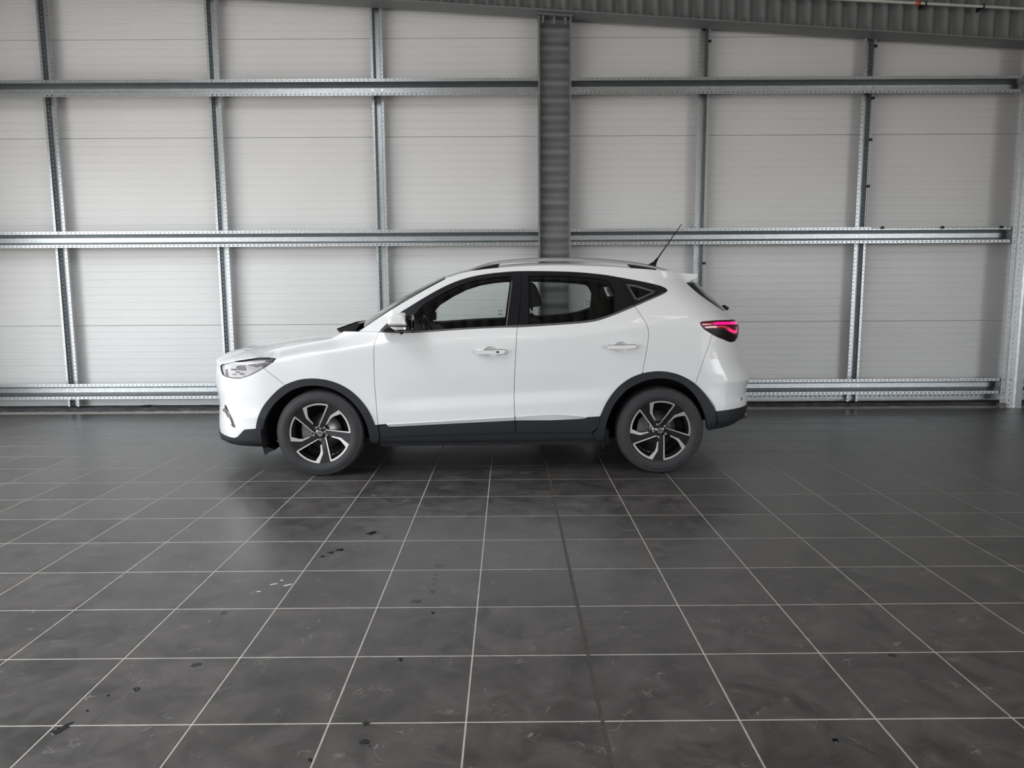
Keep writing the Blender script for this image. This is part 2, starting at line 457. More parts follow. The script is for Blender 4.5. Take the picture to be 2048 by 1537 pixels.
for nm, yl, yr, word in rail_rows:
    zl = on_y(900, yl, YR)[1]; zl2 = on_y(300, yl, YR)[1]
    zr = on_y(1300, yr, YR)[1]
    z = on_y(900, yl - 0.5, YR)[1] if nm != 'bottom' else on_y(300, yl, YR)[1]
    rail_z[nm] = z
    spans = [(XL, XCOL - CW, 'left of the grey column'), (XCOL + CW, POST_X + 0.03, 'right of the grey column'), (POST_X + 0.20, XR, 'right of the tall end post')]
    for x0, x1, side in spans:
        o = perforated('wall_rail', HAT, {0: None, 4: None}, 0.0, x1 - x0, 0.048, 0.015, lambda p, q, t: (t, q, p), 'galvanised')
        o.location = (x0, YR, z)
        tag(o, 'galvanised horizontal wall rail, %s of three, %s' % (word, side), 'wall rail', 'galvanised wall rails')
        for sx in stud_x:
            if x0 < sx < x1:
                for d in (-0.052, 0.052): screw(o, sx + d - x0, 0.129, 0.0)

# bottom track under the lowest rail, right of the column
x0, x1 = XCOL + CW, POST_X + 0.02
o = perforated('wall_track', [(0.0, 0.0), (0.065, 0.0), (0.075, 0.05)], {0: (0.55, 0.75)}, 0, x1 - x0, 0.055, 0.018, lambda p, q, t: (t, q, p), 'galvanised_dull')
o.location = (x0, YS + 0.05, 0.075)
tag(o, 'low perforated steel track along the wall foot right of the car', 'wall track')

# corrugated-web column
def wave_web(u0, u1, w0, w1, amp, period, fn, seg=10):
    v = []; f = []; n = max(4, int((u1 - u0) / period * seg))
    for i in range(n + 1):
        u = u0 + (u1 - u0) * i / n; d = amp * math.sin(2 * math.pi * u / period)
        v += [fn(u, w0, d), fn(u, w1, d)]
    for i in range(n):
        k = 2 * i; f.append((k, k + 1, k + 3, k + 2))
    return v, f
col = empty('steel_column', (XCOL, YR + 0.10, 0)); tag(col, 'grey steel column with corrugated web standing behind the car', 'column')
ztop = raft_z(XCOL) - 0.012
v, f = wave_web(0.0, ztop, -CW, CW, 0.030, 0.187, lambda u, w, d: (w, d, u)); mesh('web', v, f, 'steel_grey', col, True)
for s in (-1, 1):
    m = MB(); xx = s * CW; m.box(min(xx, xx - s * 0.016), max(xx, xx - s * 0.016), -0.10, 0.10, 0, ztop); m.build('flange', 'steel_grey', col)
m = MB(); m.prism([(-CW - 0.004, -0.014), (CW + 0.014, -0.014), (CW + 0.014, 0.0), (-CW - 0.004, 0.0)], -0.12, 0.12, lambda p, q, h: (p, h, raft_z(XCOL + p) + q))
m.build('head_plate', 'steel_grey', col)
for k, bx in enumerate((1086, 1108.5, 1131)):
    X, Z = on_y(bx, 30, YR + 0.02)
    m = MB(); zz = raft_z(X) - 0.014
    m.tube([(0, 0, -0.075), (0, 0, 0.07)], 0.009, 8); m.tube([(0, 0, -0.028), (0, 0, -0.002)], 0.021, 6); m.tube([(0, 0, 0.028), (0, 0, 0.052)], 0.021, 6)
    o = m.build('bolt', 'galvanised', col); o.location = (X - XCOL, -0.075, zz)
m = MB(); m.box(-CW - 0.05, CW + 0.05, -0.15, 0.15, 0.0, 0.02); m.build('base_plate', 'steel_grey', col)

# rafter with corrugated web
rf = empty('roof_rafter', (0, YR + 0.01, 0)); tag(rf, 'sloping grey roof beam with corrugated web resting on the column', 'roof beam')
def slab(name, x0, x1, y0, y1, dz0, dz1, mat, parent):
    m = MB(); v = []
    for x in (x0, x1):
        v += [(x, y0, raft_z(x) + dz0), (x, y1, raft_z(x) + dz0), (x, y1, raft_z(x) + dz1), (x, y0, raft_z(x) + dz1)]
    m.add(v, [(0, 1, 5, 4), (1, 2, 6, 5), (2, 3, 7, 6), (3, 0, 4, 7), (0, 3, 2, 1), (4, 5, 6, 7)]); return m.build(name, mat, parent)
slab('lower_flange', XL, XR, -0.12, 0.14, 0.0, 0.014, 'steel_grey', rf)
slab('upper_flange', XL, XR, -0.12, 0.14, 0.47, 0.484, 'steel_grey', rf)
v, f = wave_web(XL, XR, 0.014, 0.47, 0.040, 0.168, lambda u, w, d: (u, d, raft_z(u) + w)); mesh('web', v, f, 'steel_grey', rf, True)
# roof deck with a rooflight opening
v = []; f = []
n = int((XR - XL) / 0.05); RY = [YF, SKY_Y0, SKY_Y1, 9.2]
for i in range(n + 1):
    x = XL + (XR - XL) * i / n; d = 0.05 if (i // 2) % 2 else 0.0
    v += [(x, y, raft_z(x) + 0.52 + d) for y in RY]
for i in range(n):
    x = XL + (XR - XL) * (i + 0.5) / n
    for j in range(3):
        if j == 1 and SKY_X0 < x < SKY_X1: continue
        k = 4 * i + j; f.append((k, k + 1, k + 5, k + 4))
struct(mesh('ceiling', v, f, 'deck_grey'))

# strip lamps hung under the deck, out of the picture
pbr('lamp_tube', (0.9, 0.9, 0.9), 0.4, emit=(1.0, 0.87, 0.76), estr=4.0)
for r_, yy in enumerate((1.4, 3.9)):
    for c_, xx in enumerate((-4.4, -2.4, -0.4, 1.6, 3.6)):
        lp = empty('strip_lamp', (xx, yy, raft_z(xx) - 0.05)); tag(lp, 'strip lamp under the roof deck, out of view above the floor', 'lamp', 'ceiling strip lamps')
        m = MB(); m.box(-0.75, 0.75, -0.07, 0.07, 0.02, 0.08); m.build('housing', 'hall_wall', lp)
        m = MB(); m.box(-0.74, 0.74, -0.055, 0.055, -0.01, 0.02); m.build('tube', 'lamp_tube', lp)
        for hx in (-0.6, 0.6): m = MB(); m.tube([(hx, 0, 0.08), (hx, 0, 0.55)], 0.004, 5); m.build('hanger', 'galvanised', lp)

# cable pipe along the beam, top right
yp = 8.50
pa, pb = on_y(1735, 1.0, yp), on_y(2048, 17.5, yp)
sl = (pb[1] - pa[1]) / (pb[0] - pa[0])
cz = lambda x: pa[1] + sl * (x - pa[0])
cp = empty('cable_pipe', (pa[0] - 1.0, yp, cz(pa[0] - 1.0))); tag(cp, 'thin pale cable pipe running along the roof beam at top right', 'cable pipe')
L_ = pb[0] + 1.5 - (pa[0] - 1.0)
m = MB(); m.tube([(0, 0, 0), (L_, 0, sl * L_)], 0.015, 8); m.build('pipe', 'pipe_grey', cp, True)
ox = on_y(1835, 4, yp)[0] - (pa[0] - 1.0)
m = MB(); m.tube([(ox - 0.024, 0, sl * ox), (ox + 0.024, 0, sl * ox)], 0.022, 8); m.build('coupling', 'orange', cp, True)['label'] = 'orange coupling'
for bx in (1851, 1967):
    kx = on_y(bx, 6, yp)[0] - (pa[0] - 1.0)
    m = MB(); m.box(kx - 0.006, kx + 0.006, -0.02, 0.12, sl * kx - 0.022, sl * kx + 0.022); m.build('clip', 'tie_black', cp)

# tall post at the right
PP = [(0.0, 0.0), (0.050, 0.0), (0.062, -0.006), (0.125, -0.045), (0.142, -0.060), (0.215, -0.060), (0.215, 0.12)]
o = perforated('steel_post', PP, {0: (0.4, 0.6), 2: (0.38, 0.52)}, 0.002, raft_z(POST_X), 0.06, 0.014, lambda p, q, t: (p, q, t), 'galvanised', thick=0.004)
o.location = (POST_X, YR - 0.02, 0); tag(o, 'tall galvanised steel post near the right edge of the picture', 'post')
for nm in ('middle', 'bottom'):
    for d in (-0.075, 0.075): screw(o, 0.03, -0.003, rail_z[nm] + d); screw(o, 0.095, -0.034, rail_z[nm] + d)
m = MB(); m.box(POST_X - 0.035, POST_X + 0.045, YR - 0.075, YR - 0.026, 0.0, 0.055)
tag(m.build('packing_block', 'concrete'), 'small pale packing block at the foot of the right-hand post', 'block')

# thin cable tied to the right-hand studs and middle rail
def cable(path, ties, label):
    c = empty('tied_cable', path[0]); tag(c, label, 'cable', 'cables tied to the wall frame')
    p0 = Vector(path[0]); m = MB(); m.tube([Vector(p) - p0 for p in path], 0.006, 6); m.build('cable', 'pipe_grey', c, True)
    for t in ties:
        q = Vector(t) - p0; m = MB(); m.box(q.x - 0.014, q.x + 0.014, q.y - 0.016, q.y + 0.016, q.z - 0.014, q.z + 0.014); m.build('cable_tie', 'tie_black', c)
yc = YS - 0.008
x5 = stud_x[4] + 0.055; zt = [on_y(1735, yy, YS)[1] for yy in (93, 197, 280, 373)]
cable([(x5, yc, raft_z(x5)), (x5, yc, rail_z['middle'] + 0.10)], [(x5, yc, z) for z in zt], 'thin cable tied to the stud midway between aerial and right-hand post')
zr = rail_z['middle'] + 0.082; ty = [on_y(px, 450, YR)[0] for px in (1764, 1884, 2002)]
cable([(x5, YR - 0.008, zr), (POST_X, YR - 0.008, zr)], [(x, YR - 0.008, zr) for x in ty], 'thin cable tied along the middle rail right of the fifth stud')
x4 = stud_x[3] + 0.055
cable([(x4, yc, raft_z(x4)), (x4, yc, 0.9)], [(x4, yc, on_y(1420, 83, YS)[1]), (x4, yc, on_y(1408, 527, YS)[1])], 'thin cable tied to the stud behind the aerial')

# ------------------------------------------------------------------ floor marks
sx_, sy_ = on_y(291, 808, KERB_Y + 0.1)
m = MB(); m.tube([(-0.075, 0, 0.004), (-0.02, 0.01, 0.012), (0.01, 0.0, 0.010), (0.06, 0.012, 0.018)], [0.004, 0.009, 0.012, 0.006], 6)
o = m.build('rubber_scrap', 'tie_black'); o.location = (sx_, KERB_Y + 0.1, 0.048)
tag(o, 'small black scrap lying on the dark kerb left of the car', 'scrap')
def blob(name, px, py, w, h, rot, mat, label, cat, rag=0.25, n=18, seed=0, group=None, th=0.0012, hole=0.0, tri=False):
    """flat spot on the floor, w,h in metres"""
    rnd = random.Random(seed + int(px)); cx, cy = on_floor(px, py)
    pts = []
    for k in range(n):
        a = 2 * math.pi * k / n; r = 1 + rnd.uniform(-rag, rag)
        x, y = math.cos(a) * w / 2 * r, math.sin(a) * h / 2 * r
        pts.append((x * math.cos(rot) - y * math.sin(rot), x * math.sin(rot) + y * math.cos(rot)))
    m = MB()
    if hole:
        v = []; f = []
        for x, y in pts: v += [(x, y, 0), (x * 0.94, y * 0.94, th), (x * hole, y * hole, th), (x * hole * 0.9, y * hole * 0.9, 0)]
        for k in range(n):
            a, b = 4 * k, 4 * ((k + 1) % n)
            f += [(a, b, b + 1, a + 1), (a + 1, b + 1, b + 2, a + 2), (a + 2, b + 2, b + 3, a + 3)]
        m.add(v, f)
    else:
        v = [(x, y, 0) for x, y in pts] + [(x * 0.92, y * 0.92, th) for x, y in pts]
        m.add(v, [(k, (k + 1) % n, n + (k + 1) % n, n + k) for k in range(n)] + [tuple(range(n, 2 * n))])
    o = m.build(name, mat); o.location = (cx, cy, 0.0002)
    return tag(o, label, cat, group)
W_ = 'water_dark'; G_ = 'wet spots on the floor tiles'
blob('water_spot', 389, 1331, .045, .030, .5, W_, 'dark wet spot with a tail on the left of the floor', 'wet spot', .35, group=G_)
blob('water_spot', 273, 1379.6, .026, .026, 0, W_, 'small ring-shaped wet mark on the left of the floor', 'wet spot', .1, hole=.55, group=G_)
blob('water_spot', 174.4, 1422.8, .012, .012, 0, W_, 'tiny dark drip right above the streaky wet splash at bottom left', 'wet spot', .2, group=G_)
blob('water_spot', 216.6, 1392, .010, .010, 0, W_, 'tiny dark drip nearest the ring-shaped wet mark', 'wet spot', .2, group=G_)
blob('water_spot', 120, 1461, .060, .030, .75, W_, 'streaky dark wet splash at the bottom left of the floor', 'wet spot', .45, group=G_)
blob('water_spot', 138, 1449, .036, .012, .75, W_, 'thin wet streak crossing a grout line at the bottom left', 'wet spot', .4, group=G_)
blob('water_spot', 447.7, 1226.8, .030, .030, 0, W_, 'faint thin wet ring beside a grout line left of centre', 'wet spot', .15, hole=.8, group=G_)
blob('water_spot', 864.7, 1226.8, .022, .024, .3, W_, 'small dark triangular wet spot below the chain of pale drops', 'wet spot', .4, n=9, group=G_)
blob('water_spot', 801, 1320.5, .024, .030, .6, W_, 'small dark forked wet spot under the round damp patch', 'wet spot', .45, group=G_)
blob('water_spot', 732, 1448, .024, .022, .3, W_, 'dark wet spot touching the nearest full cross grout line', 'wet spot', .2, group=G_)
blob('water_spot', 728, 1484.5, .030, .026, 0, W_, 'larger of the two dark wet spots near the bottom edge', 'wet spot', .3, group=G_)
blob('water_spot', 739.8, 1493.6, .009, .010, 0, W_, 'tiny dark drip beside the larger wet spot near the bottom edge', 'wet spot', .2, group=G_)
blob('water_spot', 619.2, 1521.5, .018, .018, 0, W_, 'dark wet spot against a lengthwise grout line at the bottom edge', 'wet spot', .35, group=G_)
blob('water_spot', 1785, 1311.4, .033, .022, 0, W_, 'dark oval wet spot under a grout line on the right', 'wet spot', .15, group=G_)
blob('water_spot', 1671, 1482, .020, .020, -.5, W_, 'small dark curved wet spot at the bottom right', 'wet spot', .35, group=G_)
blob('water_spot', 748, 1066, .090, .050, .9, W_, 'long dark wet streak on the tiles in front of the front wheel', 'wet spot', .35, group=G_)
blob('water_spot', 773.6, 1075.6, .040, .035, 0, W_, 'small wet spot right of the long dark streak', 'wet spot', .3, hole=.7, group=G_)
blob('water_spot', 680, 1101, .040, .035, .3, W_, 'dark wet spot at the right end of a broken trail', 'wet spot', .4, group=G_)
blob('water_spot', 661, 1106, .032, .030, .3, W_, 'dark wet spot in the middle of a broken trail', 'wet spot', .45, group=G_)
blob('water_spot', 645, 1114, .026, .020, .3, W_, 'small wet spot at the left end of a broken trail', 'wet spot', .45, group=G_)
blob('water_spot', 876.4, 1130.2, .055, .045, 0, W_, 'largest grey wet pool in the middle of the floor', 'wet spot', .15, group=G_)
blob('water_spot', 872, 1151, .020, .028, 0, W_, 'upper drop of the chain below the grey wet pool', 'wet spot', .2, group=G_)
blob('water_spot', 870, 1159, .022, .024, 0, W_, 'middle drop of the chain below the grey wet pool', 'wet spot', .2, group=G_)
blob('water_spot', 868, 1169, .016, .018, 0, W_, 'lower drop of the chain below the grey wet pool', 'wet spot', .2, group=G_)
blob('water_spot', 864.7, 1183.6, .022, .024, .5, W_, 'lone drop between the drop chain and the small wet pool', 'wet spot', .3, group=G_)
blob('water_spot', 832, 1203, .045, .035, 0, W_, 'small grey wet pool just above a cross grout line', 'wet spot', .3, group=G_)
blob('water_spot', 717.6, 997.5, .035, .014, 0, W_, 'short dark wet dash where two grout lines cross', 'wet spot', .3, group=G_)
blob('damp_patch', 814, 1272, .155, .17, 0, 'damp', 'round dark damp patch on a tile left of centre', 'damp patch', .03, n=28, th=0.0004)
FG = 'white flakes on the floor'
blob('plaster_flake', 575.8, 1171, .042, .010, .55, 'flake_white', 'longest white flake beside a grout line left of centre', 'flake', .3, group=FG)
blob('plaster_flake', 548, 1169, .030, .008, .6, 'flake_white', 'thin white flake left of the longest flake', 'flake', .4, group=FG)
blob('plaster_flake', 563.5, 1161.5, .014, .008, .2, 'flake_white', 'small white flake above the longest flake', 'flake', .3, group=FG)
blob('plaster_flake', 518, 1184, .016, .008, .2, 'flake_white', 'small white flake lowest and leftmost of the flakes', 'flake', .3, group=FG)
blob('dry_leaf', 1866, 1269.5, .022, .012, -.3, 'leaf_brown', 'tiny reddish dry leaf on the right of the floor', 'leaf', .3)

# ================================================================== the car
CAR_YAW = 0.007
car = empty('car', (-0.1485, 6.478, 0.0), CAR_YAW)
tag(car, 'white compact SUV parked side-on in front of the ribbed wall', 'car')
WB = 2.585; UF = -WB / 2                      # local x = u + UF ; u = 0 at the front axle
CYW, SYW = math.cos(CAR_YAW), math.sin(CAR_YAW)
def to_px(P):
    """car-local points (N,3) -> picture coordinates"""
    P = np.asarray(P, float)
    X = car.location.x + CYW * P[:, 0] - SYW * P[:, 1]
    Y = car.location.y + SYW * P[:, 0] + CYW * P[:, 1]
    c = np.stack([X, Y, P[:, 2] - CAM_H], 1) @ CM.T
    return np.stack([CX + FPX * c[:, 0] / c[:, 2], CY + FPX * c[:, 1] / c[:, 2]], 1)
def on_v(x, y, v):
    """picture point -> (u,z) on the plane at lateral distance v from the centre line"""
    d = ray(x, y); o = np.array([0, 0, CAM_H]) - np.array(car.location)
    dl = np.array([CYW * d[0] + SYW * d[1], -SYW * d[0] + CYW * d[1], d[2]])
    ol = np.array([CYW * o[0] + SYW * o[1], -SYW * o[0] + CYW * o[1], o[2]])
    t = (-v - ol[1]) / dl[1]; q = ol + dl * t
    return q[0] - UF, q[2]

interp = np.interp
ZC = ([-0.9, -0.6, -0.3, -0.05, 0.44, 1.5, 2.0, 2.49, 2.95, 3.4], [0.80, 0.845, 0.905, 0.953, 1.005, 1.030, 1.07, 1.15, 1.170, 1.16])
ZB = ([-0.9, -0.46, -0.31, -0.05, 0.12, 0.25, 0.47, 1.5, 2.1, 2.6, 3.4], [0.86, 0.905, 0.953, 1.005, 1.035, 1.075, 1.10, 1.13, 1.165, 1.215, 1.23])
VB = ([-0.9, -0.46, -0.2, 0.1, 0.3, 0.55, 2.4, 3.0, 3.4], [0.70, 0.70, 0.715, 0.735, 0.80, 0.868, 0.868, 0.86, 0.84])
QU = ([-0.9, -0.25, 0.05, 0.6, 2.5, 2.9, 3.4], [0.975, 0.985, 1.0, 1.0, 1.0, 0.985, 0.95])
def sstep(x, a, b):
    t = np.clip((x - a) / (b - a), 0, 1); return t * t * (3 - 2 * t)
def side_raw(u, z):
    zc = interp(u, *ZC); zb = np.maximum(interp(u, *ZB), zc + 0.03); vb = interp(u, *VB); q = interp(u, *QU)
    f = np.clip(zc, 0.8, 1.05)
    low = sstep(u, 0.47, 0.72) * (1 - sstep(u, 1.75, 2.3))
    zs = 0.05 * np.clip(u - 0.6, 0, 1.5)
    one = np.ones_like(u)
    K = [0.12 * one, 0.19 * one, 0.26 * one, 0.35 * one, 0.43 * one, (0.505 * one + zs) * np.minimum(f, 1), (0.585 * one + zs) * np.minimum(f, 1), 0.75 * f, 0.90 * f, zc, zb, one * 1.75]
    V = [0.66 * one, 0.79 * one, 0.862 * one, 0.880 * one, 0.888 * one, 0.893 * one, (0.891 - 0.012 * low), 0.897 * one, 0.9045 * one, 0.907 * one, vb / q, (vb - 0.47 * (1.75 - zb)) / q]
    r = np.where(z <= K[0], V[0], V[-1])
    for i in range(len(K) - 1):
        t = np.clip((z - K[i]) / (K[i + 1] - K[i]), 0, 1)
        r = np.where((z > K[i]) & (z <= K[i + 1]), V[i] + (V[i + 1] - V[i]) * t, r)
    return r * q
def side(u, z):
    s = 0
    for d, w in ((-0.022, 1), (-0.011, 2), (0, 3), (0.011, 2), (0.022, 1)): s = s + w * side_raw(u, z + d)
    return s / 9.0
LF, LR = 0.58, 0.46
SF, SR = LF * math.pi / 2, LR * math.pi / 2
EF, ER = 0.62, 0.46
ZK = np.array([0.15, 0.20, 0.24, 0.28, 0.33, 0.40, 0.46, 0.52, 0.58, 0.64, 0.70, 0.76, 0.82, 0.88, 0.94, 1.00, 1.06, 1.12, 1.18, 1.24, 1.30, 1.36, 1.42, 1.48, 1.54, 1.60, 1.75])
NF = np.full(len(ZK), -0.84); NR = np.full(len(ZK), 3.40)
def sheet(a, z):
    a = np.asarray(a, float); z = np.asarray(z, float)
    u0 = interp(z, ZK, NF) + LF; u1 = interp(z, ZK, NR) - LR
    sf = np.clip((u0 - a) / SF, 0, 1); sr = np.clip((a - u1) / SR, 0, 1)
    u = np.where(a < u0, u0 - LF * np.sin(sf * math.pi / 2), np.where(a > u1, u1 + LR * np.sin(sr * math.pi / 2), a))
    w = side(np.clip(u, u0, u1) * 0 + np.clip(u, np.minimum(u0, 9), u1), z)
    v = w * np.maximum(np.cos(sf * math.pi / 2), 0) ** EF * np.maximum(np.cos(sr * math.pi / 2), 0) ** ER
    return u, v
def a_min(z): return interp(z, ZK, NF) + LF - SF + 1e-5
def a_max(z): return interp(z, ZK, NR) - LR + SR - 1e-5
def loc3(a, z, off=0.0):
    u, v = sheet(a, z)
    P = np.stack([u + UF, -v, np.asarray(z, float) + 0 * u], 1)
    if np.any(off): P = P + normals(a, z) * np.reshape(off, (-1, 1)) if np.ndim(off) else P + normals(a, z) * off
    return P
def normals(a, z):
    e = 0.004
    amn, amx = a_min(z), a_max(z)
    def P(aa, zz):
        u, v = sheet(np.clip(aa, a_min(zz), a_max(zz)), zz); return np.stack([u, -v, zz], 1)
    A = P(a + e, z) - P(a - e, z); Z = P(a, z + e) - P(a, z - e)
    n = np.cross(A, Z); l = np.linalg.norm(n, axis=1, keepdims=True); l[l == 0] = 1
    return n / l
# fit the nose and tail to the outlines seen in the photograph
nose = np.array([(446, 719), (434, 727), (430.5, 745), (431.4, 761.5), (434, 779), (436.7, 791), (439, 802), (438.5, 830), (437.6, 851), (436.2, 868), (444.6, 879), (455, 886), (478, 891), (505, 893)])
tail = np.array([(1387, 560), (1417, 590), (1444, 612), (1451, 621), (1461, 630), (1472, 640), (1477, 648), (1479, 665), (1477, 677), (1475, 690), (1477, 707), (1482, 721), (1490, 734), (1498, 751), (1499, 754.5), (1496, 761.5), (1493, 774), (1491, 783), (1494, 798), (1494, 809), (1491, 826), (1482, 839), (1468, 848), (1444, 856)])
for it in range(14):
    for i, z in enumerate(ZK):
        th = np.linspace(0, 1, 160)
        zz = np.full(160, z)
        aF = a_min(z) + th * SF
        p = to_px(loc3(aF, zz)); k = int(np.argmin(p[:, 0]))
        NF[i] += 0.8 * (interp(p[k, 1], nose[:, 1], nose[:, 0]) - p[k, 0]) / 255.0
        aR = a_max(z) - th * SR
        p = to_px(loc3(aR, zz)); k = int(np.argmax(p[:, 0]))
        ty = p[k, 1]
        NR[i] += 0.8 * (interp(ty, tail[:, 1], tail[:, 0]) - p[k, 0]) / 255.0
top_i = ZK > 0.87
NF[top_i] = NF[~top_i][-1]
NF = np.clip(NF, -0.95, -0.35); NR = np.clip(NR, 2.4, 3.6)

def px2s(pts, off=0.0):
    """picture points -> sheet coordinates (a,z) by Newton iteration"""
    pts = np.asarray(pts, float)
    a = (pts[:, 0] - 634) / 263.0; z = 0.327 + (869.5 - (pts[:, 1] + 0.0059 * (pts[:, 0] - 974))) / 268.0
    a = np.clip(a, a_min(z) + 0.35, a_max(z) - 0.25)
    for it in range(60):
        p = to_px(loc3(a, z, off)); e = 1e-3
        r = pts - p
        if it and (np.abs(r).max() < 0.04 or (it > 8 and np.abs(r - last).max() < 0.01)): break
        last = r
        pa = (to_px(loc3(a + e, z, off)) - p) / e; pz = (to_px(loc3(a, z + e, off)) - p) / e
        det = pa[:, 0] * pz[:, 1] - pa[:, 1] * pz[:, 0]
        det = np.where(np.abs(det) < 400, np.sign(det + 1e-9) * 400, det)
        da = (r[:, 0] * pz[:, 1] - r[:, 1] * pz[:, 0]) / det
        dz = (pa[:, 0] * r[:, 1] - pa[:, 1] * r[:, 0]) / det
        k = 1.0 if it < 12 else 0.6
        a = a + np.clip(da, -0.08, 0.08) * k; z = z + np.clip(dz, -0.05, 0.05) * k
        a = np.clip(a, a_min(z), a_max(z)); z = np.clip(z, 0.13, 1.70)
    return np.stack([a, z], 1)
def S(path, off=0.0):
    """mixed path: (x,y) picture points, ('F',z) front centre line, ('R',z) rear centre line, ('S',a,z) sheet"""
    idx = [i for i, p in enumerate(path) if not isinstance(p[0], str)]
    out = np.zeros((len(path), 2))
    if idx: out[idx] = px2s([path[i] for i in idx], off)
    for i, p in enumerate(path):
        if p[0] == 'F': out[i] = (a_min(p[1]), p[1])
        elif p[0] == 'R': out[i] = (a_max(p[1]), p[1])
        elif p[0] == 'S': out[i] = p[1:]
    return out
def smooth_path(P, it=2):
    P = [np.array(p) for p in P]
    for _ in range(it):
        Q = [P[0]]
        for i in range(len(P) - 1):
            Q += [0.75 * P[i] + 0.25 * P[i + 1], 0.25 * P[i] + 0.75 * P[i + 1]]
        Q.append(P[-1]); P = Q
    return [tuple(p) for p in P]
def inset(poly, d):
    P = np.asarray(poly); n = len(P)
    area2 = np.sum(P[:, 0] * np.roll(P[:, 1], -1) - np.roll(P[:, 0], -1) * P[:, 1])
    if area2 < 0: P = P[::-1]
    if d == 0: return P
    out = []
    for i in range(n):
        a, b, c = P[i - 1], P[i], P[(i + 1) % n]
        e1 = b - a; e2 = c - b
        l1, l2 = np.linalg.norm(e1), np.linalg.norm(e2)
        if l1 < 1e-7 or l2 < 1e-7: out.append(b); continue
        n1 = np.array([-e1[1], e1[0]]) / l1; n2 = np.array([-e2[1], e2[0]]) / l2
        m_ = n1 + n2; k = np.dot(m_, m_)
        if k < 0.3: out.append(b + n1 * d); continue
        out.append(b + m_ * (2 * d / k))
    return np.array(out)
def densify(P, step):
    out = []
    n = len(P)
    for i in range(n):
        a, b = P[i], P[(i + 1) % n]; L = np.linalg.norm(b - a); k = max(1, int(math.ceil(L / step)))
        for j in range(k): out.append(a + (b - a) * j / k)
    return np.array(out)
def inside(pts, poly):
    x, y = pts[:, 0], pts[:, 1]; r = np.zeros(len(pts), bool); n = len(poly)
    for i in range(n):
        x1, y1 = poly[i]; x2, y2 = poly[(i + 1) % n]
        c = ((y1 > y) != (y2 > y))
        if y2 != y1: r ^= c & (x < (x2 - x1) * (y - y1) / (y2 - y1) + x1)
    return r
def edge_dist(pts, poly):
    d = np.full(len(pts), 9.0); n = len(poly)
    for i in range(n):
        a, b = poly[i], poly[(i + 1) % n]; e = b - a; L = np.dot(e, e)
        t = np.clip(((pts - a) @ e) / (L + 1e-12), 0, 1)
        d = np.minimum(d, np.linalg.norm(pts - (a + t[:, None] * e), axis=1))
    return d
PATCH = {}
